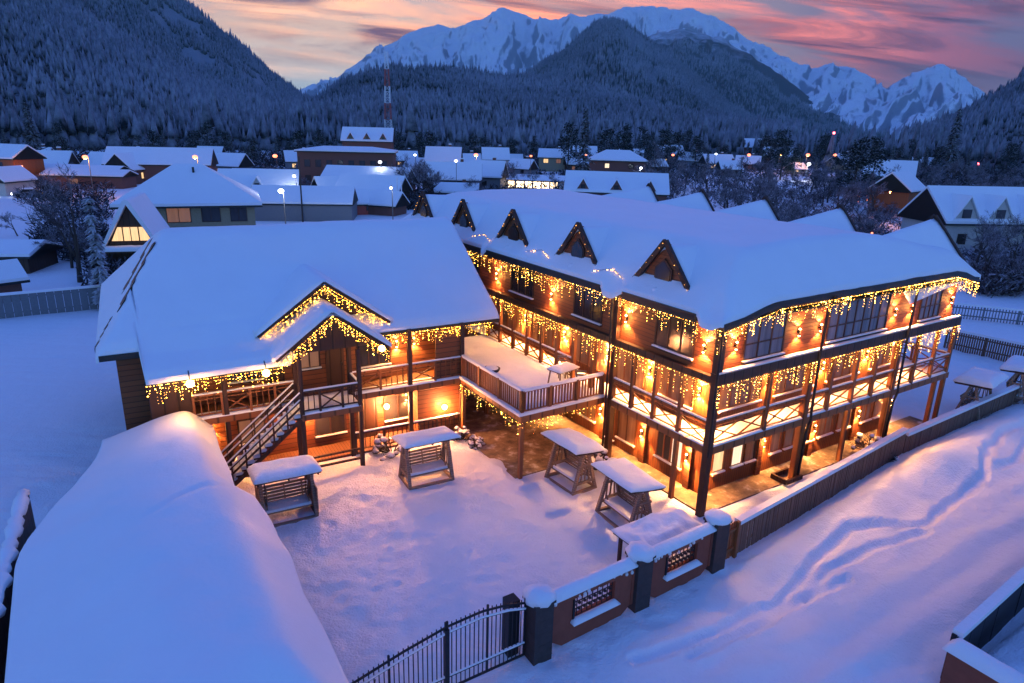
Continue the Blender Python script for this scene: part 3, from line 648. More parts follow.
for y in (-1.4, -0.2):
    m = MB()
    for k in range(7):
        t = k/6; x = -7.75-3.3*t; z = 2.86-2.75*t; m.bar((x, y, z-0.1), (x, y, z+0.95), 0.06)
    for hgt in (0.95, 0.66, 0.38): m.bar((-7.75, y, 2.86+hgt), (-11.05, y, 0.11+hgt), 0.05, 0.07)
    r_ = m.build('handrail', M_DARKW, stairs)
    s_ = MB()
    for hgt in (1.0, 0.71): s_.bar((-7.75, y, 2.87+hgt), (-11.05, y, 0.12+hgt), 0.06, 0.04)
    s_.build('rail_snow', M_SNOWC, r_)
# big roof as a snow field over dark boards
def yE(x):     # front eave line: runs forward over the left porch
    return np.where(x < -13.05, 0.55, np.where(x < -8.0, -1.25, np.where(x < -7.2, -1.25+1.3*(x+8.0)/0.8, 0.05)))
def zE(x): return np.where(x < -13.05, 5.95, np.where(x < -8.0, 5.3, np.where(x < -7.2, 5.3+0.37*(x+8.0)/0.8, 5.67)))
xs = np.concatenate([np.linspace(-14.5, -13.1, 10), np.linspace(-13.0, -8.1, 44), np.linspace(-8.0, -7.15, 12), np.linspace(-7.05, 2.0, 70)])
tt = np.linspace(0, 1, 90)**1.3
X, T = np.meshgrid(xs, tt)
Y = yE(X)+T*(14.4-yE(X))
ymain = np.maximum(Y, 0.05)
zmain = 5.72+(ymain-0.05)*0.565
lift = np.where(Y < 0.05, (Y-0.05)*0.3, 0)
zback = 5.6+(14.4-Y)*0.56
zleft = 5.75+(X+14.5)*1.25
crown = 9.42+0*X
Z = smin(smin(smin(zmain+lift, zback, 0.5), zleft, 0.4), crown, 0.5)
Z += 0.22*np.exp(-((Y-yE(X))/0.25)**2)*0
xr = 1.9+0.35*sstep(0.1, 7, Y)
X2 = np.where(X > -2, -2+(X+2)*(xr+2)/4.0, X)
Z += 0.06*fbm(X*0.45, Y*0.45, 3, 41)+0.025*fbm(X*1.5, Y*0.9, 3, 42)
Z -= 0.12*np.exp(-((Y-yE(X))/0.16)**2)
Z -= 0.05*np.exp(-((Y-(1.8+0.18*X*0.3+0.2*fbm(X*.4, Y*0+3, 2, 44)))/0.14)**2)*sstep(-13, -11.5, X)*(1-sstep(-7.5, -5.5, X))
rb = MB()
rb.box(-13.05, -8.0, -1.2, -1.14, 4.92, 5.08); rb.box(-7.2, 1.85, 0.02, 0.08, 5.3, 5.48); rb.box(-14.4, -12.4, 0.5, 0.56, 5.5, 5.72)
rb.bar((-10.5, -1.15, 4.97), (-10.5, 1.4, 5.5), 5.0, 0.05, up=(0, 0, 1))
rb.box(-14.4, -12.95, 0.57, 2.5, 5.5, 5.56); rb.box(-7.2, 1.8, 0.09, 1.39, 5.36, 5.4)
rb.bar((1.88, 0.05, 5.35), (2.05, 6.9, 9.15), 0.06, 0.2)
rbo = rb.build('roof', M_FASCIA, LB)
grid_mesh('roof_snow', X2, Y, Z, M_SNOW, rbo, skirt=0.2)
# roof bands where snow slid off the end slope
m = MB()
for off, ya, yb, wd in ((.30, 2.6, 6.2, .30), (1.0, 4.6, 7.6, .34), (.75, 1.6, 3.0, .16)):
    pv_ = None
    for k in range(13):
        y = ya+(yb-ya)*k/12; x = -14.5+.452*y-off+.08*math.sin(k*1.9); z = 5.75+(x+14.5)*1.25+.03; wv = wd*(.35+.65*abs(math.sin(k*.8+off*9)))*(.4 if k in (0, 12) else 1)
        q = [(x-wv/2, y, z-wv*.62), (x+wv/2, y, z+wv*.62)]
        if pv_: m.add(pv_+[q[1], q[0]]+[(a, b, c-.25) for a, b, c in pv_+[q[1], q[0]]], [(0, 1, 2, 3), (7, 6, 5, 4), (0, 4, 5, 1), (1, 5, 6, 2), (2, 6, 7, 3), (3, 7, 4, 0)])
        pv_ = q
m.build('bare_roof_strip', M_FASCIA, rbo)
# gables over the porch
def gable(xc, y0, y1, hw, zb, zt, board, seed, sn=0.2, infill=True):
    m = MB()
    for s_ in (-1, 1): m.bar((xc+s_*hw, y0, zb), (xc, y0, zt), 0.1, 0.2, up=(0, 1, 0)); m.bar((xc+s_*hw*0.98, y0+0.4, zb-0.02), (xc, y0+0.4, zt-0.02), 0.9, 0.06, up=(s_*(zt-zb), 0, hw))
    o = m.build('porch_gable', board, LB)
    if infill: g = MB(); g.prism([(xc-hw+.15, zb), (xc+hw-.15, zb), (xc, zt-.12)], 1, y0+0.55, y0+0.62); g.build('gable_wall', M_DARKW, o)
    T, U = np.meshgrid(np.linspace(0, 1, 22), np.linspace(-1, 1, 41))
    XX = xc+U*(hw+0.12); YY = y0-0.1+T*(y1-y0)
    ZZ = zt+0.27-np.sqrt((U*(hw+.12))**2+0.06)*(zt-zb)/hw+0.03*fbm(XX*1.5, YY*1.5, 2, seed)
    grid_mesh('gable_snow', XX, YY, ZZ, M_SNOW, o, skirt=sn); return o
gable(-6.3, -1.35, 2.5, 2.25, 5.28, 6.98, M_DARKW, 51)
gable(-6.15, 0.3, 5.5, 2.75, 5.85, 7.85, M_DARKW, 52)
NM = ' of the two storey lodge'
icicle('gold_string', 'dense golden lights under the left front eaves'+NM, [(-13.0, -1.27, 4.95), (-8.5, -1.27, 4.95)], LB, 0.075, 0.15, 0.75, M_BULBY, 0.026, 0.09, 0.07, 0.05, 0.9)
icicle('gold_string', 'dense golden lights under the right front eaves'+NM, [(-4.0, -0.02, 5.36), (1.5, -0.02, 5.36)], LB, 0.075, 0.15, 0.65, M_BULBY, 0.026, 0.09, 0.07, 0.05, 0.9)
icicle('gold_string', 'dense golden lights along the lower porch gable'+NM, [(-8.5, -1.42, 5.1), (-6.3, -1.42, 6.86), (-4.05, -1.42, 5.1)], LB, 0.065, 0.15, 0.6, M_BULBY, 0.026, 0.09, 0.08, 0.05, 0.8)
icicle('gold_string', 'dense golden lights along the upper porch gable'+NM, [(-8.9, 0.2, 5.75), (-6.15, 0.2, 7.72), (-3.4, 0.2, 5.75)], LB, 0.065, 0.15, 0.6, M_BULBY, 0.026, 0.09, 0.08, 0.05, 0.8)
# ================================================================== SNOWED-IN ANNEX in the near corner
AN = empty('annex', W(0, 0), RA); tag(AN, 'low annex buried under a huge smooth cushion of snow in the near left corner', 'building')
def slab(poly, z0, z1):
    n = len(poly); m = MB(); m.add([(x, y, z0) for x, y in poly]+[(x, y, z1) for x, y in poly], [tuple(range(n))[::-1], tuple(range(n, 2*n))]+[(i, (i+1) % n, (i+1) % n+n, i+n) for i in range(n)]); return m
slab([(-20.6, -5.4), (-15.5, -5.4), (-15.5, 11.6), (-18.0, 11.6), (-20.2, 5)], -0.3, 2.2).build('wall', M_PLASTER, AN)
xs = np.linspace(-21.4, -15.0, 80); ys = np.linspace(-6.4, 12.6, 170); X, Y = np.meshgrid(xs, ys)
zr_ = 2.55+(-15.0-X)*0.92; XL = -21.4+2.4*sstep(4.5, 12.6, Y); zl = 2.5+(X-XL)*0.42; X = np.maximum(X, XL); zf = 2.2+(Y+6.4)*0.55; zb = 2.5+(12.6-Y)*0.9
Z = smin(smin(smin(zr_, zl, 0.45), zf, 0.35), smin(zb, 3.75+0.0*Y, 0.5), 0.45)
Z += 0.11*fbm(X*0.35, Y*0.35, 3, 61)+0.03*fbm(X*1.2, Y*1.0, 3, 62)-.06*np.exp(-((Y-4.6-.5*(X+16.5)-.25*fbm(X, Y, 2, 64))/.14)**2)*sstep(-18.4, -17.6, X)*(1-sstep(-16, -15.4, X))
Xw = X+(0.3*sstep(4.4, 5.0, Y)*0-.35*sstep(5.2, 6.2, Y))*sstep(-16.5, -15.0, X)+0.4*sstep(-16.5, -15.0, X)*fbm(Y*0.25, Y*0+1, 3, 63)
rfa = slab([(-21.1, -6), (-15.4, -6), (-15.4, 12.1), (-18.4, 12.1), (-20.9, 4.5)], 2.2, 2.3).build('roof', M_FASCIA, AN)
grid_mesh('roof_snow', Xw, Y, Z, M_SNOW, rfa, skirt=0.35)
# small lamp at the annex corner by the gate
lp = empty('gate_lamp', W(-14.95, -4.1, 2.3), RA); tag(lp, 'small lit lantern at the annex corner above the gate', 'lamp')
m = MB(); m.bar((-.3, 0, .2), (0, 0, .25), .04); m.ball((0, 0, .3), .12, 8, 4, .5); m.build('bracket', M_IRON, lp); m = MB(); m.ball((0, 0, .1), .09, 10, 6); m.build('globe', M_GLOBE, lp, True); point(lp, (0, -.1, .1), 15)
# dark side fence in the left garden
sf = empty('side_fence', W(-21.55, 5.6), RA+R_(-4)); tag(sf, 'dark boarded fence with snow lumps left of the annex', 'fence')
m = MB(); m.box(-.05, .05, -3.9, 3.9, 0, 2.3); m.build('boards', M_DARKW, sf)
m = MB()
m.tube([(-.1, -4.0+.266*k, 2.32) for k in range(31)], [.12+.16*abs(math.sin(k*1.3))*abs(math.sin(k*.61+1)) for k in range(31)], 9)
m.build('snow_cap', M_SNOWC, sf, True)
# ================================================================== SWINGS
def swing(b, a, rot, label, w=2.3, d=1.55, h=2.05, seed=1, tilt=0.0, group='canopied garden swings around the lodges', closed=False):
    t = empty('garden_swing', W(b, a, 0), RA+rot); t.location.z = gz(t.location); tag(t, label, 'garden swing', group)
    z_ = Vector((0, 0, 0))
    for sx in (-1, 1):                                       # A-frames
        m = MB(); x = sx*(w/2-.22)
        m.bar((x, -.6, 0), (x*.97, -.12, h-.12), .12); m.bar((x, .6, 0), (x*.97, .12, h-.12), .12); m.bar((x, -.48, .45), (x, .48, .45), .09); m.bar((x, -.35, 1.2), (x, .35, 1.2), .08); m.bar((x, -.6, .06), (x, .6, .06), .12)
        for k in range(5): m.bar((x, -.42+.21*k, .45), (x, -.32+.16*k, 1.2), .045)
        m.build('side_frame', M_GREYW, t)
    m = MB()
    for y in (-.6, .6): m.bar((-w/2+.2, y, .05), (w/2-.2, y, .05), .1)
    m.build('base_rail', M_GREYW, t)
    m = MB(); m.bar((-w/2+.1, 0, h-.12), (w/2-.1, 0, h-.12), .1); m.build('top_beam', M_GREYW, t)
    m = MB()
    for k in range(5): m.box(-w/2+.3, w/2-.3, -.36+.14*k, -.24+.14*k, .40, .45)
    m.build('seat', M_GREYW, t)
    m = MB()
    for k in range(6): m.bar((-w/2+.3, .34+.03*k, .5+.12*k), (w/2-.3, .34+.03*k, .5+.12*k), .04, .09)
    for x in (-w/2+.5, 0, w/2-.5): m.bar((x, .33, .45), (x, .5, 1.12), .05)
    m.build('backrest', M_GREYW, t)
    for sx in (-1, 1):
        m = MB(); x = sx*(w/2-.4); m.bar((x, -.28, .7), (x, .36, .72), .06); m.bar((x, -.26, .48), (x, -.26, .7), .05); m.build('armrest', M_GREYW, t)
        m = MB(); m.bar((x, -.2, .72), (x*.98, -.02, h-.15), .018); m.bar((x, .3, .72), (x*.98, .02, h-.15), .018); m.build('chain', M_IRON, t)
    m = MB(); m.bar((0, -d/2, h-.02+tilt), (0, d/2, h-.02-tilt), w, .05); 
    for sx in (-1, 0, 1): m.bar((sx*(w/2-.1), -d/2+.02, h-.08+tilt), (sx*(w/2-.1), d/2-.02, h-.08-tilt), .05, .07)
    cn = m.build('canopy', M_DARKW, t)
    n = 24; X, Y = np.meshgrid(np.linspace(-w/2-.05, w/2+.05, n), np.linspace(-d/2-.05, d/2+.05, n))
    e = np.minimum(w/2+.05-np.abs(X), d/2+.05-np.abs(Y))
    th_ = (.15, .24, .19, .28, .22, .26)[seed % 6]; Z = h+.06+th_*np.sqrt(sstep(-.02, .32, e))*(1+.35*fbm(X*.9+seed*3, Y*.9, 2, seed+1))-2*tilt*Y/d+.03*fbm(X*1.4+seed, Y*1.4, 3, seed)
    g = grid_mesh('canopy_snow', X, Y, Z, M_SNOWC, cn, skirt=.06)
    m = MB(); m.box(-w/2+.33, w/2-.33, -.34, .28, .452, .56); m.build('seat_snow', M_SNOWC, t)
    if closed:
        for sx in (-1, 1):
            m = MB(); x = sx*(w/2-.16)
            for k in range(8): m.box(x-.02, x+.02, -.62, .62, .1+k*.14, .22+k*.14)
            m.build('side_screen', M_GREYW, t)
    return t
swing(-13.5, 7.95, R_(-4), 'snow topped swing with slatted back beside the foot of the staircase', 2.3, 1.6, 1.85, 71, 0.10, closed=True)
swing(-7.85, 7.8, R_(-4), 'snow topped swing among snowy shrubs in front of the ground floor railing', 2.3, 1.6, 1.85, 72, 0.12)
swing(-2.8, 4.55, R_(-88), 'snow topped swing beside the front post of the terrace', 2.2, 1.45, 1.85, 73, 0.10)
swing(-2.75, 1.25, R_(-93), 'snow topped swing between the terrace and the street corner', 2.3, 1.55, 1.85, 74, 0.10)
swing(20.6, -0.35, R_(8), 'snow topped swing just past the far end of the lodge balcony', 2.6, 1.7, 1.95, 75, 0.06)
swing(25.4, -0.5, R_(12), 'snow topped swing farthest up the street behind the fence', 2.9, 1.8, 1.95, 76, 0.06)
sh = empty('shelter', W(-3.75, -1.45), RA); tag(sh, 'low shelter by the street wall, its flat roof covered with lumpy snow', 'shelter')
for sx in (-1, 1):
    for sy in (-1, 1): m = MB(); m.bar((sx*1.2, sy*.5, 0), (sx*1.2, sy*.5, 1.3), .1); m.build('post', M_DARKW, sh)
m = MB(); m.box(-1.4, 1.4, -.68, .68, 1.3, 1.38); r_ = m.build('roof', M_DARKW, sh)
patch(-1.45, 1.45, -.73, .73, 1.38, .24, .34, 77, .3, .06, r_, 'roof_snow')
# ================================================================== SHRUBS, small clutter
def shrub(p, r, label, cat='shrub', lumps=26, tall=1.0):
    o = empty('snowy_shrub', Vector((p.x, p.y, gz(p)))); tag(o, label, cat, 'snow laden shrubs')
    m = MB(); s_ = MB()
    for k in range(lumps):
        a = random.uniform(0, 6.28); q = r*math.sqrt(random.random()); z = random.uniform(.1, 1.1)*r*tall*(1.2-q/r*.6)
        m.bar((q*.2*math.cos(a), q*.2*math.sin(a), 0), (q*math.cos(a), q*math.sin(a), z+.05), .022)
        if random.random() < .75: s_.ball((q*math.cos(a), q*math.sin(a), z), random.uniform(.09, .2)*min(1, r+.2), 7, 5, .75, .18)
        for _ in range(3): b_ = a+random.uniform(-1, 1); m.bar((q*.6*math.cos(a), q*.6*math.sin(a), z*.6), (q*1.05*math.cos(b_), q*1.05*math.sin(b_), z*1.1), .014)
    m.build('twig', M_BARK, o); s_.build('snow', M_SHRUB, o, True); return o
for px, py, r, lb in ((392, 452, .85, 'dense snowy shrub left of the swing by the ground floor railing'), (418, 428, .5, 'small snowy shrub peeping over the swing roof'), (462, 440, .55, 'round snowy shrub by the corner of the two storey lodge'),
                     (476, 446, .4, 'small upright snowy shrub nearest the terrace'), (243, 470, .6, 'dark snowy shrub at the foot of the staircase'), (604, 470, .75, 'twiggy shrub between the two courtyard swings'), (634, 500, .7, 'twiggy frosted shrub behind the corner swing'), (866, 450, .8, 'dark shrub by the street fence under the balcony'), (885, 462, .45, 'small shrub beside the dark shrub at the street fence')):
    shrub(at(px, py), r, lb)
bn = empty('litter_bin', at(612, 478), RA); tag(bn, 'slim dark litter bin between the two courtyard swings', 'bin')
m = MB(); m.tube([(0, 0, 0), (0, 0, .75)], [.2, .24], 12); m.build('body', M_IRON, bn); m = MB(); m.ball((0, 0, .78), .27, 12, 6, .5); m.build('snow_cap', M_SNOWC, bn, True)
kt = empty('kerb_frame', at(786, 480), RA); tag(kt, 'low dark timber frame lying in snow at the foot of a lodge post', 'frame')
m = MB()
for y in (-.35, .35): m.bar((-.55, y, .18), (.55, y, .18), .09, .2)
m.bar((-.5, -.4, .18), (-.5, .4, .18), .09, .2); m.build('frame', M_DARKW, kt)
# ================================================================== STREET WALL, GATE, FENCES
PX = [(-9.55, -2.8), (-5.75, -2.68), (-2.2, -2.55)]
PN = ('pillar between the iron gate and the wall', 'pillar between the two grilled panels', 'pillar where the wall meets the picket fence')
for (b_, a_), nm in zip(PX, PN):
    o = empty('wall_pillar', W(b_, a_), RA); tag(o, 'dark stone snow capped '+nm, 'pillar', 'pillars of the street wall')
    m = MB(); m.box(-.3, .3, -.28, .28, -.5, 1.8); m.box(-.34, .34, -.32, .32, 1.8, 1.88)
    for z in (.1, .5, .9, 1.3): m.box(-.305, .305, -.285, .285, z, z+.025)
    m.build('shaft', M_STONE, o)
    s_ = MB(); s_.ball((random.uniform(-.03, .03), 0, 1.94), random.uniform(.40, .47), 16, 9, random.uniform(.42, .58), .10); s_.build('snow_cap', M_SNOWC, o, True)
for (b0, a0), (b1, a1), nm in ((PX[0], PX[1], 'nearest the gate'), (PX[1], PX[2], 'nearest the lodge corner')):
    d = W(b1, a1)-W(b0, a0); L = d.length-.64; o = empty('wall_panel', (W(b0, a0)+W(b1, a1))/2, math.atan2(d.y, d.x)); tag(o, 'brown rendered wall panel with an iron grille, '+nm, 'wall')
    H = L/2; c = .45; g0, g1, z0, z1 = -H*.46, H*.52, .72, 1.42
    m = MB(); y0, y1 = -.12, .12
    m.prism([(-H, .35), (-H+c, .02), (H-c, .02), (H, .35), (H, z0), (-H, z0)], 1, y0, y1); m.box(-H, g0, y0, y1, z0, 1.66); m.box(g1, H, y0, y1, z0, 1.66); m.box(g0, g1, y0, y1, z1, 1.66)
    for e in (-1, 1): m.box(e*H-.09 if e > 0 else -H-.0, H if e > 0 else -H+.09, y0-.03, y1+.03, .3, 1.68)
    m.build('panel', M_PLASTER, o)
    m = MB()
    for k in range(9): u = g0+(g1-g0)*k/8; m.bar((u, 0, z0), (u, 0, z1), .025)
    for k in range(4): z = z0+(z1-z0)*k/3; m.bar((g0, 0, z), (g1, 0, z), .025)
    for k in range(8): u = g0+(g1-g0)*(k+.5)/8; m.octa((u, 0, z0+.2), .07); m.octa((u, 0, z0+.39), .07)
    m.bar((g0-.03, -.13, z0-.02), (g0-.03, -.13, z1), .06); m.build('grille', M_IRON, o)
    patch(-H-.05, H+.05, -.24, .24, 1.66, .24, .05, 81, .18, .07, o, 'top_snow'); patch(g0-.12, g1+.1, -.3, -.02, z0-.06, .14, .03, 82, .1, .06, o, 'ledge_snow')
    s_ = MB()
    for k in range(14): s_.ball((random.uniform(-H, H), -.125, random.uniform(1.4, 1.66)), random.uniform(.03, .07), 6, 4, 1.3)
    s_.build('snow_patch', M_SNOWC, o, True)
# iron gate with an arched top
gt = empty('iron_gate', W(-9.9, -2.72), RA); tag(gt, 'black wrought iron double gate with an arched snow dusted top rail', 'gate')
def gtop(u): return float(np.interp(u, [-5.6, -5.0, -3.6, -2.4, -1.4, -.6, 0], [1.35, 1.5, 1.84, 2.06, 2.1, 1.98, 1.8]))
for x0, x1 in ((-2.42, -0.05), (-5.4, -2.46)):
    m = MB(); n = int((x1-x0)/.125)
    for k in range(n+1):
        u = x0+(x1-x0)*k/n; w_ = .05 if k in (0, n) or k == n//2 else .022; m.bar((u, 0, .1), (u, 0, gtop(u)+(.1 if w_ < .03 else .16)), w_)
        if k < n: v = x0+(x1-x0)*(k+1)/n; m.bar((u, 0, gtop(u)), (v, 0, gtop(v)), .04, .05); m.bar((u, 0, gtop(u)-.2), (v, 0, gtop(v)-.2), .03, .04)
    m.bar((x0, 0, .12), (x1, 0, .12), .04, .06); m.bar((x0, 0, .5), (x1, 0, .5), .03, .05)
    lf = m.build('gate_leaf', M_IRON, gt)
    s_ = MB()
    for k in range(n): u = x0+(x1-x0)*k/n; v = x0+(x1-x0)*(k+1)/n; s_.bar((u, -.01, gtop(u)-.16), (v, -.01, gtop(v)-.16), .055, .05)
    s_.bar((x0, 0, .545), (x1, 0, .545), .055, .05); s_.build('rail_snow', M_SNOWC, lf)
m = MB(); m.box(-2.5, -2.38, -.06, .06, -.2, 2.0); m.build('gate_post', M_IRON, gt)
m = MB(); m.box(-.4, -.05, .25, .6, -.2, 1.75); m.build('gate_motor', M_IRON, gt)
cp = empty('snowy_bush', W(-14.4, -3.1), RA); tag(cp, 'small snow buried clump just inside the gate', 'shrub')
m = MB(); m.ball((0, .6, .35), .45, 12, 7, .8); m.build('snow_cap', M_SNOWC, cp, True); m = MB()
for k in range(14): m.bar((0, .6, 0), (random.uniform(-.5, .5), random.uniform(.1, 1.1), random.uniform(.3, .9)), .02)
m.build('twig', M_BARK, cp)
def picket(name, p, q, z0, h, label, wd=.1, gap_=.042, mt=None, snow=True, solid=True, group=None, post=2.4, smooth_snow=True):
    p = Vector(p); q = Vector(q); L = (q-p).to_2d().length; o = empty(name, p, math.atan2(q.y-p.y, q.x-p.x)); tag(o, label, 'fence', group)
    dz = q.z-p.z; m = MB(); n = int(L/(wd+gap_))
    for k in range(n):
        u = L*k/n; zz = dz*u/L; jy = random.uniform(-.012, .012); m.box(u, u+wd, -.02+jy, .02+jy, zz-.3, zz+h+random.uniform(-.03, .02))
    m.build('boards', mt or M_FENCE, o)
    m = MB()
    for z in (.35, h-.25): m.bar((0, .05, z), (L, .05, z+dz), .05, .09)
    k = 0.0
    while k <= L: m.box(k-.06, k+.06, .03, .15, dz*k/L-.3, dz*k/L+h+.03); k += post
    m.build('fence_frame', mt or M_FENCE, o)
    if snow:
        s_ = MB(); n = max(4, int(L/.4))
        for k in range(n): s_.bar((L*k/n, .03, h+.07+dz*k/n), (L*(k+1)/n, .03, h+.07+dz*(k+1)/n), .26, .16)
        s_.build('snow_cap', M_SNOWC, o, False)
    return o
picket('picket_fence', W(-0.95, -2.45), W(12.1, -1.15), 0, 1.25, 'brown board fence with snowy top rail along the street in front of the lodge')
picket('picket_fence', W(-1.0, -2.4), W(-1.9, -2.5), 0, 1.35, 'short weathered board fence stub joining the last stone pillar', mt=M_POST, snow=False)
picket('picket_fence', W(12.2, -1.15), W(29, -0.65), 0, 1.0, 'lower brown board fence up the street past the lodge end')
picket('picket_fence', at(944, 347), at(1060, 373), 0, 1.3, 'dark brown board fence across the snowy yard behind the swings')
picket('picket_fence', at(948, 318), at(1060, 330), 0, 1.2, 'pale slatted fence along the trees at the far side of the snowy yard', .07, .14, M_GREY)
picket('picket_fence', at(-30, 322), at(106, 308), 0, 1.7, 'grey boarded fence with snow ledges across the garden on the left', .5, .01, M_GREY)
# neighbour's wall and yard across the lane
nb = empty('yard_wall', W(-1.0, -9.35), RA); tag(nb, 'low red brown wall with a thick snow cap in the near right corner', 'wall')
m = MB(); m.box(.0, .35, -6, .0, -.3, 1.25); m.build('wall', M_PLASTER, nb)
patch(-.12, .5, -6, .1, 1.25, .3, .03, 91, .2, .08, nb, 'snow_cap')
picket('sheet_fence', W(-0.55, -9.35), W(14, -8.5), 0, 1.45, 'dark sheet fence with snow lying along its foot, across the lane', .9, .005, M_IRON)
o = patch(-0.3, 13, -14.5, -9.55, 0.25, .4, .25, 92, 1.0, .2, None, 'yard_snow', M_SNOWG); o.location = W(0, 0); o.rotation_euler = (0, 0, RA); tag(o, kind='structure')
# ================================================================== VILLAGE BEHIND
def house(name, label, p, rot, w, d, hw, hr, wall, hip=False, wins=(), over=.5, dormers=0, chimney=False, cat='house', gwin=None, snow=.28, group=None, side_wins=(), ds=1.0, z0=0.6, rise=1.2, pane=None):
    """rectangular house; local -y faces the viewer; ridge along x (or hipped)"""
    o = empty(name, (p.x, p.y, 0), rot); tag(o, label, cat, group)
    X, Y = w/2, d/2
    m = MB(); m.box(-X, X, -Y, Y, -.3, hw)
    if not hip: m.prism([(-Y, hw), (Y, hw), (0, hw+hr)], 0, -X, X)
    m.build('wall', wall, o)
    xo, yo = X+over, Y+over; s = hr/Y; ze = hw-over*s; hx = (Y if hip else 0)
    def rf(t, name, mt, par, ex=0.0):
        m = MB(); zt = hw+hr+t; A = [(-xo-ex,-yo-ex,ze+t),(xo+ex,-yo-ex,ze+t),(xo+ex,yo+ex,ze+t),(-xo-ex,yo+ex,ze+t)]
        r = [(-max(.3, X-hx*.95) if hip else -xo-ex,0,zt),(max(.3, X-hx*.95) if hip else xo+ex,0,zt)]
        top = A+r; n = 6; h_ = .14 if mt is not M_SNOW else snow*.8
        bot = [(x, y, z-h_) for x, y, z in top]
        m.add(top+bot, [(0,1,5,4),(2,3,4,5),(1,2,5),(3,0,4),(6,10,11,7),(8,11,10,9),(7,11,8),(9,10,6),(0,6,7,1),(1,7,8,2),(2,8,9,3),(3,9,6,0)])
        return m.build(name, mt, par)
    r = rf(.02, 'roof', M_FASCIA, o); rf(.02+snow, 'roof_snow', M_SNOW, r, -.04)
    for (u, z, ww, hh, lit) in wins:
        gm = {0: M_GLASSD, 1: M_LIT, 2: M_LITDIM, 3: M_SHOP, 4: M_LITW}[lit]
        window(o, u-ww/2, u+ww/2, z, z+hh, -Y, 0, -1, max(1, int(ww/.8)), None, gm, M_DARKW, False)
    for (v, z, ww, hh, lit) in side_wins:
        gm = {0: M_GLASSD, 1: M_LIT, 2: M_LITDIM, 3: M_SHOP, 4: M_LITW}[lit]
        window(o, v-ww/2, v+ww/2, z, z+hh, -X, 1, -1, 1, None, gm, M_DARKW, False)
    if chimney:
        m = MB(); m.box(X*.3, X*.3+.7, .3, 1, hw+hr*.4, hw+hr+1.0); c = m.build('chimney', M_BRICKW, r); m = MB(); m.box(X*.3-.05, X*.3+.75, .25, 1.05, hw+hr+1.0, hw+hr+1.25); m.build('chimney_snow', M_SNOWC, c)
    if hip and 'chimney' not in o.get('label', '') and name == 'hipped_house':
        m = MB(); m.tube([(.6, -1.5, hw+hr-1.2), (.6, -1.5, hw+hr+.1)], .13, 8); m.build('vent_pipe', M_IRON, r)
    for k in range(dormers):
        u = -X+w*(k+.5)/dormers; m = MB(); m.prism([(u-1.1*ds, hw+.2), (u+1.1*ds, hw+.2), (u, hw+.2+1.7*ds)], 1, -Y-.1, 0); q = m.build('dormer', wall, o)
        m = MB(); m.box(u-.4*ds, u+.4*ds, -Y-.15, -Y-.11, hw+.35, hw+.35+.7*ds); m.build('window', M_GLASSD, q)
        m = MB()
        for s_ in (-1, 1): m.add([(u+s_*1.35*ds,-Y-.4,hw-.1),(u,-Y-.4,hw+.45+1.75*ds),(u,.2,hw+.45+1.75*ds),(u+s_*1.35*ds,.2,hw-.1),(u+s_*1.35*ds,-Y-.4,hw-.25),(u,-Y-.4,hw+.22+1.75*ds),(u,.2,hw+.22+1.75*ds),(u+s_*1.35*ds,.2,hw-.25)], [(0,1,2,3),(7,6,5,4),(0,4,5,1),(1,5,6,2),(2,6,7,3),(3,7,4,0)])
        m.build('dormer_snow', M_SNOW, q)
    return o
V = Vector
# A-frame cottage with the lit loft
af = empty('a_frame_cottage', V((-35.6, 63.2, 0)), 0.30); tag(af, 'small dark A-frame cottage with three lit loft windows and a snowy ledge', 'house')
m = MB(); m.prism([(-2.4, 0), (2.4, 0), (2.4, 2.2), (0, 6.5), (-2.4, 2.2)], 1, -.0, 7); m.build('wall', M_DARKW, af)
for u0, u1, k in ((-1.65, -.72, 0), (-.6, .6, 1), (.72, 1.65, 2)):
    m = MB(); a, b = (3.25, 4.5)
    poly = [(u0, a), (u1, a), (u1, b), (u0+.6, b)] if k == 0 else [(u0, a), (u1, a), (u1, b), (u0, b)] if k == 1 else [(u0, a), (u1, a), (u1-.6, b), (u0, b)]
    m.prism(poly, 1, -.06, .0); m.build('pane', M_LIT, af)
m = MB(); m.bar((-.0, -.05, 3.2), (.0, -.05, 4.5), .07); m.build('mullion', M_DARKW, af)
m = MB(); m.box(-2.3, 2.3, -1.3, 0, 2.3, 2.45); lg = m.build('ledge', M_DARKW, af); patch(-2.3, 2.3, -1.3, -.02, 2.45, .4, .05, 95, .2, .1, lg, 'ledge_snow')
for s_ in (-1, 1):
    m = MB(); pr = [(0, 7.05), (s_*.25, 6.95), (s_*2.75, 2.3), (s_*3.1, 1.5), (s_*2.9, 1.4), (s_*2.5, 2.2), (0, 6.6)]; m.prism(pr, 1, -.6, 7.2); m.build('roof_snow', M_SNOW, af)
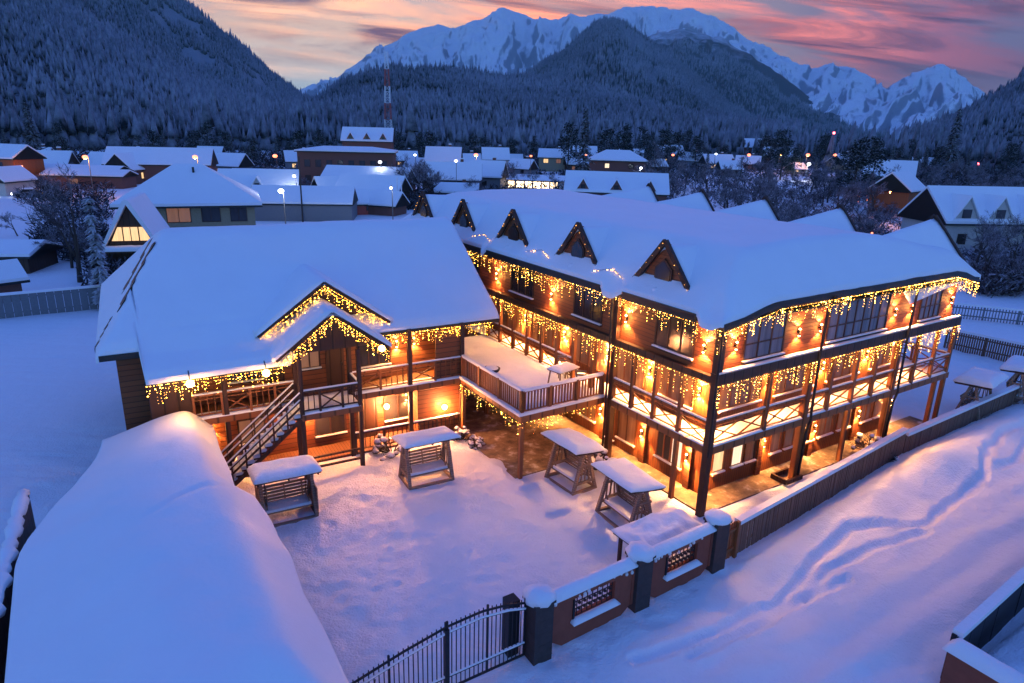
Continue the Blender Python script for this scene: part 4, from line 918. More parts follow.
# hipped house behind it
hp = at(187, 214, 3.5); house('hipped_house', 'large beige hipped house with a broad snow covered roof and one dimly lit window', V((-39.6, 84.6, 0)), .38, 14.0, 11.6, 5.2, 3.5, M_BEIGE, True, [(-4.6, 2.9, 2.0, 1.7, 0), (-1.2, 2.9, 2.4, 1.7, 2), (2.2, 2.9, 1.9, 1.7, 0), (5.2, 2.9, 1.7, 1.7, 0)], .9, snow=.4)
house('long_house', 'long snowy house with red brown gable trim behind the hipped house', at(165, 182), .25, 22, 10, 4.5, 3.2, M_BRICKW, False, [(-4, 1.5, 1.5, 1.4, 0), (5, 1.5, 1.5, 1.4, 2)])
house('small_gabled_house', 'small snowy house with a red wall beside the long house', at(131, 183), 1.4, 7, 7, 3.5, 3, M_BRICKW, False, [(0, 1.2, 1.4, 1.3, 1)])
house('lit_timber_house', 'timber house with an orange floodlit upper porch at the far left', at(18, 186), -.25, 8, 7, 6, 2.2, M_PANEL, False, [(-1, 3.4, 4.5, 1.6, 0), (0, .9, 1.5, 1.4, 1)], snow=.35)
house('white_cottage', 'pale cottage with a single gable window below the floodlit timber house', at(9, 194), 1.45, 7, 5.5, 2.8, 2.0, M_WHITEW, False, [], side_wins=[(0, 2.2, 1.0, 1.0, 0)])
house('teal_roofed_shed', 'long low shed with a teal roof strip behind the leafless tree', at(70, 184), -.1, 26, 7, 3, 1.2, M_TEAL, False, [], snow=.1)
house('low_shed', 'long dark low shed under the orange street lamp', at(92, 187), 0.05, 16, 6, 2.6, .9, M_BRICKW, False, [(-2, .9, 2, 1, 2)], snow=.3)
house('garden_shed', 'low dark shed with a flat snowy roof in the left garden', at(10, 268), .15, 6.2, 5.5, 1.7, .7, M_DARKW, False, [], snow=.35)
house('garden_hut', 'tiny dark hut cut by the picture edge in the left garden', at(-8, 301), .9, 3.5, 3, 1.9, .9, M_BRICKW, False, [], snow=.3)
house('gabled_house', 'pale house with a front gable near the bright white lamp', at(262, 206), .22, 12.5, 8, 3.2, 2.8, M_WHITEW, False, [(-4.5, 1.2, 1.3, 1.4, 0), (0, 1.2, 1.6, 1.4, 0)], snow=.35, dormers=1)
house('warehouse', 'long low warehouse with a curved snow roof and pale end wall', at(306, 218), .12, 15, 8, 2.6, 2.0, M_GREY, False, [], over=.2, snow=.35)
house('brick_block', 'large red brown flat fronted block in the middle distance', at(350, 191), .10, 20, 10, 8.6, .7, M_BRICKW, True, [(-8+2.3*i, 5.4, 1.1, 1.4, 0) for i in range(8)]+[(-8+2.3*i, 2.2, 1.1, 1.4, 0) for i in range(8)], snow=.3, cat='building')
house('block_attic', 'snowy roofed house rising behind the red brown block', at(370, 178), .1, 13, 9, 10.2, 3.0, M_BRICKW, False, [], snow=.4, dormers=3)
house('snowy_house', 'house with a broad snow roof in front of the red brown block', at(370, 200), -.1, 16, 10, 3.5, 2.6, M_BRICKW, False, [(-3, 1, 1.4, 1.3, 0), (3, 1, 1.4, 1.3, 0)], snow=.4)
house('long_roofed_house', 'long house with a wide snow roof right of the red brown block', at(374, 207), -.15, 11, 8, 2.9, 2.4, M_DARKW, False, [(2, 1, 1.4, 1.3, 0)], snow=.4)
house('red_cabin', 'low red cabin with a snowy roof behind the warehouse', at(366, 213), .5, 4.6, 4.5, 2.0, 1.6, M_RED, False, [(0, .7, 1.0, .9, 0)], snow=.3)
house('red_cabin', 'second red cabin, darker, nearest the pair of white light poles', at(387, 214), -.3, 5, 4.5, 1.9, 1.6, M_BRICKW, False, [], snow=.3)
for lb, q, rt, w_, d_, hw_, hr_, mt, wn in (
    ('long dark walled house with a deep snow roof left of the bright shop row', (452, 193), .05, 12.5, 8, 3.4, 3.0, M_DARKW, [(-4, 1, 1.3, 1.3, 0), (3, 1, 1.3, 1.3, 0)]),
    ('house with a tall snow roof behind the leafless thicket', (444, 178), .0, 9.5, 8, 5, 3.4, M_BRICKW, [(2, 2, 1.5, 1.5, 2)]),
    ('low snow roofed outbuilding in front of the long dark walled house', (456, 200), .02, 8.5, 5, 1.8, 1.3, M_GREY, []),
    ('snow roofed house just left of the bright shop row', (487, 190), -.2, 8, 7, 3.5, 3.0, M_GREY, [(0, 1, 1.4, 1.3, 0)]),
    ('small snow roofed house beyond the bright shop row', (495, 172), .1, 8.5, 7, 4.5, 3.2, M_WHITEW, [(0, 1.4, 1.4, 1.3, 0)]),
    ('pale house with a lit facade above the bright shop row', (553, 171), -.1, 10, 8, 5, 2.4, M_BEIGE, [(-2.5, 3, 1.6, 1.3, 1), (2, 3, 1.6, 1.3, 2)]),
    ('brown two storey house with a wide hipped snow roof under the pines', (616, 181), -.12, 16.5, 10, 6.2, 2.4, M_BRICKW, [(-3, 4, 1.2, 1.2, 4), (4, 4, 1.2, 1.2, 0)]),
    ('small snow covered garage in front of the brown two storey house', (600, 190), .3, 4.5, 4, 2, 1.5, M_GREY, []),
    ('snow roofed cottage among the pines left of the brown chalet', (716, 170), .15, 12, 8, 3, 3, M_WHITEW, [(-3, 1, 2, 1.3, 1)]),
    ('snow roofed cottage just below the brown chalet', (747, 170), -.35, 9.5, 8, 2.8, 2.8, M_BRICKW, []),
    ('brown chalet with a snow roof and a lit lower window at the forest edge', (757, 162), -.1, 22, 12, 8, 4.2, M_BRICKW, [(-4, 2, 2.4, 2.4, 1), (4, 5, 1.6, 1.5, 0)]),
    ('snowy house on the slope beneath the far right trees', (958, 158), .0, 22, 12, 4, 4, M_WHITEW, []),
    ('dark walled house with a red light at the far right', (1000, 166), .1, 24, 12, 6, 3, M_BRICKW, [(-3, 2, 2, 1.5, 2)])):
    house('village_house', lb, at(*q), rt, w_, d_, hw_, hr_, mt, 'hipped' in lb, wn, snow=.4, chimney='hipped' not in lb and 'garage' not in lb)
house('guest_house', 'snow roofed guest house with small black gable ends right behind the lodge', at(614, 214), -.12, 17, 9, 4.3, 2.7, M_BRICKW, False, [], snow=.35, dormers=3)
house('shop_row', 'long low shop row with brilliantly lit front windows', at(525, 188), -.12, 21, 7, 2.2, .9, M_WHITEW, False, [(-9.3+2.1*i, .35, 1.7, 1.5, 3) for i in range(9)], snow=.25, cat='shop')
house('lit_kiosk', 'bright kiosk row glowing behind the pale gabled house', at(254, 182), .1, 9, 5, 2.4, .6, M_WHITEW, False, [(-3.4+1.7*i, .6, 1.4, 1.4, 3) for i in range(5)], snow=.25, cat='shop')
house('dormered_house', 'long snow roofed house with two gable dormers beyond the far lodge corner', at(966, 250), .12, 14.0, 8.5, 4.4, 3.6, M_WHITEW, False, [(-4.6, 1.5, 1.1, 1.2, 0), (0, 1.5, 1.1, 1.2, 0), (4.6, 1.5, 1.1, 1.2, 0)], snow=.4, dormers=3, ds=1.55)
house('floodlit_house', 'house with an orange floodlit gable behind the dormered house', at(893, 214), .75, 8, 7, 5.0, 2.8, M_PANEL, False, [], snow=.35)
def flood(px, py, z, pw, label):
    p = at(px, py, z); o = empty('floodlight', p); tag(o, label, 'lamp'); m = MB(); m.ball((0, 0, 0), .16, 8, 5); m.build('lamp_head', M_STREETO, o, True); m = MB(); m.bar((0, 0, 0), (0, .6, .1), .06); m.build('bracket', M_POLE, o); point(o, (0, -.2, -.25), pw, (1, .36, .06), .2)
flood(890, 192, 5.6, 1000, 'orange floodlight under the gable beside the dormered house')
flood(22, 166, 4.6, 600, 'orange lamp lighting the porch of the timber house at the far left')
gl = empty('tree_garland', at(864, 204, 0)); tag(gl, 'loose garland of tiny orange bulbs in the frosted trees behind the lodge', 'garland')
m = MB(); c = MB(); pv_ = Vector((-3.5, -1, 1.0))
for k in range(26):
    q = Vector((-3.5+7*k/25, -1+.4*math.sin(k), 2.6+1.7*math.sin(k*.9)+.4*math.sin(k*2.3))); c.bar(pv_, q, .02); pv_ = q; m.octa(q, random.uniform(.06, .13))
c.build('cable', M_IRON, gl); m.build('bulb', M_STREETO, gl)
house('hidden_house', 'snow roofed house half hidden by frosted trees beside the floodlit gable', at(885, 196), -.5, 11, 9, 5.0, 3.6, M_GREY, False, [], snow=.4)
VH = [(135, 168, .3), (232, 176, -.2), (300, 170, .4), (212, 163, .1), (322, 166, -.3), (338, 206, .6), (405, 168, .2), (420, 176, -.4), (468, 172, .5), (512, 168, .1), (522, 176, -.5), (575, 172, .3), (582, 165, 0), (630, 166, -.2), (655, 172, .4), (668, 163, .1), (690, 168, -.4), (700, 160, .3), (728, 176, .1), (776, 166, -.3), (795, 174, .4), (815, 162, .0), (842, 172, .5), (880, 166, -.2), (905, 160, .2), (922, 172, -.4), (55, 176, .2), (108, 176, -.3), (40, 166, .1)]
BY = ('near the left edge', 'behind the hipped house', 'by the red brown block', 'by the bright shop row', 'under the pines', 'in the far right trees')
for i, (px, py, rt) in enumerate(VH):
    p = at(px, py); sc_ = random.uniform(.8, 1.15)*(1 if p.y < 300 else 1.5)
    by = BY[0 if px < 120 else 1 if px < 290 else 2 if px < 440 else 3 if px < 570 else 4 if px < 770 else 5]
    house('cottage', 'small snow roofed cottage half hidden among trees '+by, p, rt, 7.5*sc_, 6*sc_, 2.7*sc_, 2.4*sc_, random.choice((M_BRICKW, M_DARKW, M_GREY, M_BEIGE)), False, [(-1.8*sc_, 1, 1.1, 1.1, random.choice((0, 0, 1, 2))), (1.6*sc_, 1, 1.1, 1.1, 0)], snow=.35, chimney=i % 2 == 0, group='small cottages '+by)
# street lamps: pole, arm and glowing head
def street_lamp(px, py, h, warm, label, r=.35, pw=0, pole=True):
    h = 7.4 if h >= 8 else 5.6 if h > 5 else h; r *= 1.15; p = at(px, py, h); o = empty('street_lamp', (p.x, p.y, 0)); tag(o, label, 'street lamp', 'street lamps of the village')
    m = MB(); m.tube([(0, .9, -.2), (0, .9, h-.1), (0, .7, h+.25), (0, 0, h+.35)], [.08, .06, .05, .05], 6); m.build('pole', M_POLE, o)
    m = MB(); m.ball((0, 0, h), r, 10, 6, .7); m.build('lamp_head', M_STREETO if warm else M_STREETW, o, True)
    if pw: point(o, (0, 0, h-.6), pw, (1, .4, .12) if warm else (.8, .88, 1), .3)
    return o
for px, py, h, wm, r, pw, lb in ((85, 157, 8, 1, .42, 900, 'orange street lamp above the dark shed on the left'), (195, 157, 9, 1, .45, 800, 'orange lamp over the roof end of the long house'), (275, 156, 9, 1, .45, 0, 'orange street lamp right of the hipped house roof'),
    (348, 155, 10, 1, .45, 900, 'orange street lamp before the red brown block'), (380, 162, 8, 0, .3, 90, 'white lamp at the right end of the red brown block'), (281, 191, 7, 0, .34, 500, 'brightest white lamp in front of the pale gabled house'),
    (294, 176, 7, 0, .25, 250, 'white lamp behind the brightest white lamp'), (391, 188, 7, 0, .2, 120, 'white curved lamp beside the red cabins'), (476, 155, 10, 1, .5, 900, 'orange street lamp left of the bright shop row'),
    (415, 155, 9, 0, .28, 0, 'small white lamp behind the leafless thicket'), (456, 161, 8, 0, .3, 0, 'white lamp on the gable end of the tall snow roof'), (531, 156, 10, 1, .3, 0, 'faint warm lamp above the bright shop row'),
    (586, 155, 10, 1, .28, 0, 'faint lamp beside the dark spruce'), (641, 168, 7, 0, .3, 700, 'white lamp right of the brown two storey house'), (673, 155, 9, 1, .42, 0, 'orange street lamp in front of the pines'), (716, 154, 9, 0, .35, 0, 'white lamp among the pines'),
    (749, 155, 8, 1, .6, 0, 'orange lamp on the front of the brown chalet'), (781, 154, 9, 1, .6, 1500, 'orange street lamp just right of the brown chalet'), (808, 155, 10, 1, .7, 1500, 'orange street lamp over the white one'), (809, 164, 7, 0, .5, 1500, 'white lamp low under an orange lamp'),
    (835, 155, 10, 1, .6, 0, 'orange street lamp left of the tall dark pine'), (872, 233, 3, 1, .12, 0, 'small garden lamp in the frosted trees')):
    street_lamp(px, py, h, wm, lb, r, pw)
p = at(834, 133, 16); o = empty('beacon_mast', (p.x, p.y, 0)); tag(o, 'thin mast with a red beacon above the frosted trees', 'mast')
m = MB(); m.tube([(0, 0, 0), (0, 0, 16)], [.2, .1], 6); m.build('mast', M_POLE, o); m = MB(); m.ball((0, 0, 16), .55, 8, 5); m.build('beacon', M_REDL, o, True)
p = at(978, 164, 4); o = empty('red_lamp', (p.x, p.y, 0)); tag(o, 'red glowing lamp on the dark house at the far right', 'lamp')
m = MB(); m.tube([(0, 0, 0), (0, 0, 4)], .1, 6); m.build('post', M_POLE, o); m = MB(); m.ball((0, 0, 4), .55, 8, 5); m.build('lamp_head', M_REDL, o, True)
for px, py, h, lb in ((303, 222, 9.5, 'dark utility pole in front of the warehouse'), (398, 214, 6, 'white post next to the curved white lamp'), (402, 214, 5.5, 'second white post next to the curved white lamp')):
    p = at(px, py); o = tag(MB().tube([(0, 0, -.3), (0, 0, h)], [.13, .1], 7).build('utility_pole', M_BARK if 'dark' in lb else M_WHITE, None, loc=p), lb, 'pole')
# lattice mast, red and white
p = at(389, 152); TH = 53.0
tw = empty('lattice_mast', (p.x*1.0, p.y, 0)); tag(tw, 'tall red and white lattice mast in front of the forested hill', 'mast')
for band in range(6):
    m = MB(); z0, z1 = TH*band/6, TH*(band+1)/6; n = 3
    for k in range(n):
        a, b = z0+(z1-z0)*k/n, z0+(z1-z0)*(k+1)/n; ra, rb_ = 2.2-1.5*a/TH, 2.2-1.5*b/TH
        ca = [(ra, ra), (-ra, ra), (-ra, -ra), (ra, -ra)]; cb = [(rb_, rb_), (-rb_, rb_), (-rb_, -rb_), (rb_, -rb_)]
        for i in range(4):
            j = (i+1) % 4; m.bar(ca[i]+(a,), cb[i]+(b,), .3); m.bar(ca[i]+(a,), cb[j]+(b,), .16); m.bar(ca[i]+(a,), ca[j]+(a,), .16)
    m.build('mast_section', M_RED if band % 2 == 0 else M_WHITE, tw)
# parked car with its headlights on, far left
p = at(27, 197); cr = empty('parked_car', p, R_(215)); tag(cr, 'dark car with blazing headlights on the snowy road at the far left', 'car')
m = MB(); m.prism([(-2.1, .3), (2.1, .3), (2.15, .8), (1.0, .95), (.45, 1.45), (-1.2, 1.45), (-1.9, .95), (-2.15, .85)], 1, -.85, .85); bd = m.build('body', M_GREY, cr)
m = MB(); m.prism([(.85, .98), (.42, 1.38), (-1.15, 1.38), (-1.75, .98)], 1, -.87, .87); m.build('window', M_GLASSD, cr)
for x in (-1.3, 1.3):
    for y in (-.86, .86): m = MB(); m.tube([(x, y-.1, .32), (x, y+.1, .32)], .32, 12); m.build('wheel', M_IRON, cr)
for y in (-.6, .6): m = MB(); m.ball((2.15, y, .65), .16, 8, 5); m.build('headlight', M_STREETW, cr, True); 
l = bpy.data.lights.new('lamp_light', 'SPOT'); l.energy = 50000; l.spot_size = R_(40); l.color = (1, .9, .75); lo = bpy.data.objects.new('lamp_light', l); COL.objects.link(lo); lo.parent = cr; lo.location = (2.4, 0, .75); lo.rotation_euler = (0, R_(-82), 0)
m = MB(); m.box(-1.2, .5, -.75, .75, 1.45, 1.62); m.build('roof_snow', M_SNOWC, cr)
# ================================================================== TREES
def mesh_obj(name, V_, F_, mt, parent=None, mi=None):
    me = bpy.data.meshes.new(name); me.from_pydata(V_, [], F_)
    for x in (mt if isinstance(mt, (list, tuple)) else [mt]): me.materials.append(x)
    if mi: me.polygons.foreach_set('material_index', mi)
    o = bpy.data.objects.new(name, me); COL.objects.link(o)
    if parent: o.parent = parent
    return o
def bare_tree(seed, h=8.0, lv=5, spread=.55, twigs=1.0):
    rd = random.Random(seed); root = empty('frosted_tree', (0, 0, 0)); t = MB(); c = MB()
    def grow(p, d, L, r, k):
        n = 3; pts = [p]; q = p.copy(); dd = d.copy()
        for i in range(n):
            dd = (dd+Vector((rd.gauss(0, .13), rd.gauss(0, .13), .05+rd.gauss(0, .06)))).normalized(); q = q+dd*L/n; pts.append(q)
        rads = [r*(1-.45*i/n) for i in range(n+1)]
        (t if k < 2 else c).tube(pts, rads, 6 if k < 2 else 3, False)
        if k >= lv: return
        nb = rd.randint(3, 5) if k < lv-1 else int(rd.randint(4, 6)*twigs)
        for _ in range(nb):
            f = rd.uniform(.35, 1.0); i = min(n-1, int(f*n)); b = pts[i].lerp(pts[i+1], f*n-i)
            ax = Vector((rd.gauss(0, 1), rd.gauss(0, 1), rd.gauss(0, .5))).normalized(); nd = (dd+ax*spread*1.5).normalized()
            grow(b, nd, L*rd.uniform(.5, .75), max(.012, rads[i]*.55), k+1)
    grow(Vector((0, 0, -.2)), Vector((rd.gauss(0, .05), rd.gauss(0, .05), 1)), h*.36, h*.02, 0)
    t.build('trunk', M_BARK, root); c.build('crown', M_TWIG, root); return root
def spruce(seed, h=14.0, r=2.8, mt=None, n=4200, z0=.06):
    rd = random.Random(seed); root = empty('spruce_tree', (0, 0, 0))
    MB().tube([(0, 0, -.3), (0, 0, h*.5), (0, 0, h)], [h*.018, h*.011, .02], 6).build('trunk', M_BARK, root)
    Vv = []; Ff = []; tiers = int(h*2.3)
    for i in range(tiers):
        f = z0+(1-z0)*(i+rd.random()*.6)/tiers; R = r*(1-f)**.85*(1.05 if f > z0+.05 else .7)*rd.uniform(.75, 1.15); nb = max(4, int(5+R*2.5))
        for k in range(nb):
            a = 6.283*k/nb+rd.uniform(-.4, .4)+i; L = R*rd.uniform(.6, 1.1); dr = rd.uniform(.12, .4)
            for s_ in range(max(2, int(n/(tiers*nb)))):
                u = rd.uniform(.25, 1); p = Vector((math.cos(a)*L*u, math.sin(a)*L*u, f*h-dr*L*u*u+rd.uniform(-.1, .1)))
                sz = (.22+.3*rd.random())*min(1, .4+h/16)*(1.15-u*.5); ax = Vector((math.cos(a+rd.uniform(-.7, .7)), math.sin(a+rd.uniform(-.7, .7)), rd.uniform(-.5, .1))); sd = Vector((-ax.y, ax.x, rd.uniform(-.3, .3)))
                b = len(Vv); Vv += [p-sd*sz*.45, p+ax*sz*1.3-Vector((0, 0, sz*.25)), p+sd*sz*.45, p-ax*sz*.5+Vector((0, 0, sz*.12))]; Ff.append((b, b+1, b+2, b+3))
    mesh_obj('crown', [tuple(v) for v in Vv], Ff, mt or M_NEEDLE, root); return root
def pine(seed, h=16.0):
    rd = random.Random(seed); root = empty('pine_tree', (0, 0, 0)); t = MB(); t.tube([(0, 0, -.3), (.1, 0, h*.5), (0, .1, h*.95)], [h*.018, h*.013, .05], 6)
    Vv = []; Ff = []
    for i in range(40):
        f = rd.uniform(.32, 1); a = rd.uniform(0, 6.28); L = h*.2*(1.25-f)*rd.uniform(.5, 1.2)+.4; e = Vector((math.cos(a)*L, math.sin(a)*L, f*h+rd.uniform(-.2, .6))); t.bar((0, 0, f*h-.4), e, .07)
        for _ in range(42):
            p = e+Vector((rd.gauss(0, .85), rd.gauss(0, .85), rd.gauss(0, .5))); s_ = rd.uniform(.2, .5); u = Vector((rd.gauss(0, 1), rd.gauss(0, 1), rd.gauss(0, .5))).normalized(); v = u.cross(Vector((rd.gauss(0, 1), rd.gauss(0, 1), rd.gauss(0, 1)))).normalized()
            b = len(Vv); Vv += [p-u*s_, p+v*s_*.5, p+u*s_, p-v*s_*.5]; Ff.append((b, b+1, b+2, b+3))
    t.build('trunk', M_BARK, root); mesh_obj('crown', [tuple(v) for v in Vv], Ff, M_NEEDLE, root); return root
used = set()
def plant_tree(proto, p, s, label, group, rz=None, sz=None):
    o = proto if proto.name not in used else copy_tree(proto)
    used.add(proto.name); o.location = (p.x, p.y, 0); o.rotation_euler = (0, 0, random.uniform(0, 6.28) if rz is None else rz); o.scale = (s, s, s*(sz or random.uniform(.9, 1.15))); o.location.z = 0; tag(o, label, 'tree', group); return o
BT = [bare_tree(s_, 8.0, 5 if s_ != 4 else 4, .55) for s_ in (1, 2, 3, 4, 5)]
SP = [spruce(11, 14, 2.9), spruce(12, 14, 2.4), spruce(13, 14, 3.2)]; PN_ = [pine(21), pine(22), pine(23)]
SN = spruce(31, 7.5, .75, M_NEEDLES, 2600, .02)
# single, recognisable trees
plant_tree(SN, at(106, 310), 1.0, 'slender snow laden spruce at the corner of the garden fence', None, sz=1.15)
plant_tree(BT[0], at(80, 282), 1.55, 'tall leaning leafless tree in the left garden', None, 0.3)
plant_tree(BT[1], at(72, 268), 1.0, 'leafless tree behind the tall leaning one', None)
plant_tree(BT[2], at(96, 268), .9, 'leafless tree nearest the A-frame cottage', None)
plant_tree(BT[3], at(62, 240), 1.0, 'leafless tree farthest back in the left garden', None)
plant_tree(BT[4], at(18, 236), .55, 'small bushy leafless tree by the garden shed', None)
for i, (px, py, s_) in enumerate(((412, 203, 1.5), (424, 205, 1.7), (436, 203, 1.5), (418, 198, 1.6), (432, 196, 1.5))): plant_tree(BT[i], at(px, py), s_, 'leafless tree in the thicket between the block and the long dark walled house', 'leafless trees in the village thicket')
for px, py, s_, lb in ((582, 186, 1.35, 'big dark spruce left of the brown two storey house'), (851, 205, 1.75, 'tallest dark spruce in the frosted trees behind the lodge'), (868, 204, 1.5, 'broad dark spruce right of the tallest one'), (838, 200, 1.35, 'dark spruce left of the tallest one'), (946, 178, 1.7, 'tall dark spruce above the floodlit gable'), (37, 172, 1.3, 'large dark conifer at the foot of the left mountain')):
    plant_tree(random.choice(PN_ if 'spruce' in lb and px > 830 and px < 900 else SP), at(px, py), s_*(.5 if 830 < px < 900 else 1), lb.replace('spruce', 'pine') if 830 < px < 900 else lb, None)
for i in range(60):
    px = random.uniform(560, 775); py = random.uniform(156, 174); plant_tree(random.choice(PN_+SP[:1]), at(px, py), random.uniform(.55, .95), 'dark pine in the belt of pines behind the village houses', 'pines behind the village')
for i in range(70):
    px = random.uniform(770, 1040); py = random.uniform(156, 182); plant_tree(random.choice(PN_+SP), at(px, py), random.uniform(.55, .95), 'dark conifer in the belt of trees at the far right of the valley', 'conifers at the far right')
k = 0
while k < 185:
    px = random.uniform(640, 1060); py = random.triangular(170, 268, 186)
    lim = 200+(px-640)*.10
    p = at(px, py); b_, a_ = ba_of(px, py)
    if (-3 < b_ < 21 and -4 < a_ < 30) or (px > 880 and py > 225 and px < 1010 and py < 262) or (px > 935 and py > 285): continue
    if px < 720 and py > 215: continue
    plant_tree(random.choice(BT), p, random.uniform(.75, 1.4)*(1.15 if py < 190 else 1), 'frosted leafless tree in the pale thicket beyond the lodge', 'frosted trees beyond the lodge'); k += 1
for i, (px, py, s_) in enumerate(((985, 285, 1.1), (1003, 292, .9), (1016, 296, 1.1), (1030, 290, 1.2), (970, 276, .9), (1012, 280, 1.2))): plant_tree(BT[i % 5], at(px, py), s_, 'frosted leafless tree over the pale slatted fence at the right edge', 'frosted trees by the slatted fence')
for i in range(60):
    px = random.uniform(-20, 560); py = random.uniform(155, 170)
    plant_tree(random.choice(SP+PN_), at(px, py), random.uniform(.4, .75), 'dark conifer at the forest edge behind the village', 'conifers at the forest edge')
k = 0
while k < 85:
    px = random.uniform(20, 570); py = random.uniform(162, 205)
    if 105 < px < 265 and py > 168: continue
    plant_tree(random.choice(BT), at(px, py), random.uniform(.5, 1.0), 'leafless garden tree between the snow roofed village houses', 'leafless village trees'); k += 1
def brush(areas, n, label, h0=.8, h1=2.6, name='undergrowth', mt=None):
    Vv = []; Ff = []
    for _ in range(n):
        x0, x1, y0, y1 = random.choice(areas); px = random.uniform(x0, x1); py = random.uniform(y0, y1); p = at(px, py); b_, a_ = ba_of(px, py)
        if -3 < b_ < 22 and -4 < a_ < 30: continue
        h = random.uniform(h0, h1)
        for _k in range(24):
            a = random.uniform(0, 6.28); r = h*.75*math.sqrt(random.random()); q = Vector((p.x+r*math.cos(a), p.y+r*math.sin(a), h*random.uniform(.15, 1)*(1.1-r/h*.6))); d = Vector((math.cos(a)*.5+random.gauss(0, .4), math.sin(a)*.5+random.gauss(0, .4), random.uniform(.1, 1))).normalized()*h*random.uniform(.12, .3); w_ = d.cross(Vector((random.gauss(0, 1), random.gauss(0, 1), .2))).normalized()*random.uniform(.04, .11)*max(1, min(2.6, p.y/110))
            b0 = len(Vv); Vv.extend([q-w_-d, q+w_-d, q+w_*.4+d, q-w_*.4+d]); Ff.append((b0, b0+1, b0+2, b0+3))
    o = mesh_obj(name, [tuple(v) for v in Vv], Ff, mt or M_TWIG); tag(o, label, 'undergrowth', None, 'stuff')
brush([(640, 1060, 172, 205), (760, 1060, 195, 262), (975, 1060, 262, 296)], 1500, 'frosted scrub filling the thicket beyond the lodge')
brush([(0, 570, 156, 170), (560, 900, 156, 172), (880, 1030, 160, 190)], 1500, 'dark leafless woodland between the village and the forest', 2, 5.5, mt=M_SCRUB)
brush([(0, 560, 158, 172), (0, 560, 158, 172), (560, 800, 158, 178), (560, 650, 178, 205), (405, 440, 196, 210), (300, 400, 196, 206), (440, 560, 178, 212), (40, 105, 205, 262), (100, 165, 258, 300), (260, 560, 166, 200), (20, 110, 172, 205), (290, 345, 192, 212), (300, 570, 160, 182), (560, 700, 165, 186), (20, 300, 160, 176)], 3400, 'leafless scrub between the village gardens', .7, 2.4, mt=M_SCRUB)
# ================================================================== MOUNTAINS AND FOREST
def skyline(pts):
    a = []; e = []
    for px, py in pts:
        d = ray(px, py); a.append(math.atan2(d.x, d.y)); e.append(d.z/math.hypot(d.x, d.y))
    return np.array(a), np.array(e)
def mountain(name, pts, Dr, Db, mt, pw=1.15, rough=.07, seed=1, na=150, nr=60, jag=.0, gul=9.0, xy=0.0):
    a, e = skyline(pts); A = np.linspace(a[0], a[-1], na); E_ = np.interp(A, a, e)
    k = np.array([1, 2, 3, 2, 1.])/9; E_ = np.convolve(np.pad(E_, 2, mode='edge'), k, 'valid')
    zr = np.maximum(CH+Dr*E_, -5); zr = zr+jag*zr*fbm(A*60, A*0, 4, seed+5)
    T = np.concatenate([np.linspace(0, 1, nr), 1+np.linspace(.03, .7, 14)])
    AA, TT = np.meshgrid(A, T)
    D = Db+(Dr-Db)*TT; z = zr[None, :]*np.where(TT <= 1, np.abs(TT)**pw, 1-(TT-1)*1.1)
    g = fbm(AA*gul*6+.6*fbm(AA*20, TT*3, 2, seed+9), TT*2.2, 5, seed); rg = 1-2*np.abs(fbm(AA*gul*5, TT*1.6, 4, seed+3))
    z = z+rough*np.maximum(zr[None, :], 5)*(g*.6+rg*.5-.2)*np.clip(np.sin(np.pi*np.clip(TT, 0, 1)), 0, 1)**.8
    if xy:
        xx_ = D*np.sin(AA); yy_ = D*np.cos(AA); q_ = .52-np.abs(fbm(xx_/1500+.25*fbm(xx_/700, yy_/700, 3, seed+1), yy_/1500, 6, seed+2))*2.2
        sp_ = 1-2*np.abs(fbm(AA*26+.9*fbm(AA*9, TT*2.2, 3, seed+4)+.5*fbm(AA*40, TT*6, 3, seed+6), TT*1.3, 5, seed+11))
        z = z+xy*.75*(sp_-.55)*np.clip(np.sin(np.pi*np.clip(TT, 0, 1)), 0, 1)**.6
        z = z+xy*.6*q_*np.clip(np.sin(np.pi*np.clip(TT, 0, 1)), 0, 1)**.55
    z = np.where(TT < .02, -3, z)
    X = D*np.sin(AA); Y = D*np.cos(AA)
    o = grid_mesh(name, X, Y, z, mt); tag(o, kind='structure'); return (A, T, z, Db, Dr, o)
def terrain_mat(name, low, snow, lo, hi, scale=.004, steep=.0, zref=0, zspan=1):
    m, nt, b = mat(name); g = nt.nodes.new('ShaderNodeNewGeometry'); sp = nt.nodes.new('ShaderNodeSeparateXYZ'); nt.links.new(g.outputs['Position'], sp.inputs[0])
    sn = nt.nodes.new('ShaderNodeSeparateXYZ'); nt.links.new(g.outputs['Normal'], sn.inputs[0])
    p = mapped(nt, 'Position', (1, 1, 2.2)); n = noise(nt, p, scale, 8, .68, .3)
    f = math_(nt, 'ADD', n, math_(nt, 'DIVIDE', math_(nt, 'SUBTRACT', sp.outputs['Z'], float(zref)), float(zspan)))
    f = math_(nt, 'ADD', f, math_(nt, 'MULTIPLY', math_(nt, 'SUBTRACT', sn.outputs['Z'], .75), steep))
    mr = nt.nodes.new('ShaderNodeMapRange'); mr.inputs[1].default_value = lo; mr.inputs[2].default_value = hi; nt.links.new(f, mr.inputs[0])
    fine = noise(nt, p, scale*14, 4, .7)
    lowc = mixc(nt, fine, tuple(x*.5 for x in low), tuple(x*1.6 for x in low))
    nt.links.new(mixc(nt, mr.outputs[0], lowc, snow), b.inputs['Base Color']); b.inputs['Roughness'].default_value = .9; b.inputs['Specular IOR Level'].default_value = .05
    bump(nt, b, fine, .5, 12.0 if scale < .004 else 5.0); return m
M_HILL = terrain_mat('forest_floor', (.022, .026, .032), (.24, .25, .28), .66, .9, .02)
M_HILL2 = terrain_mat('forest_slope', (.02, .024, .03), (.24, .25, .29), .58, .85, .008)
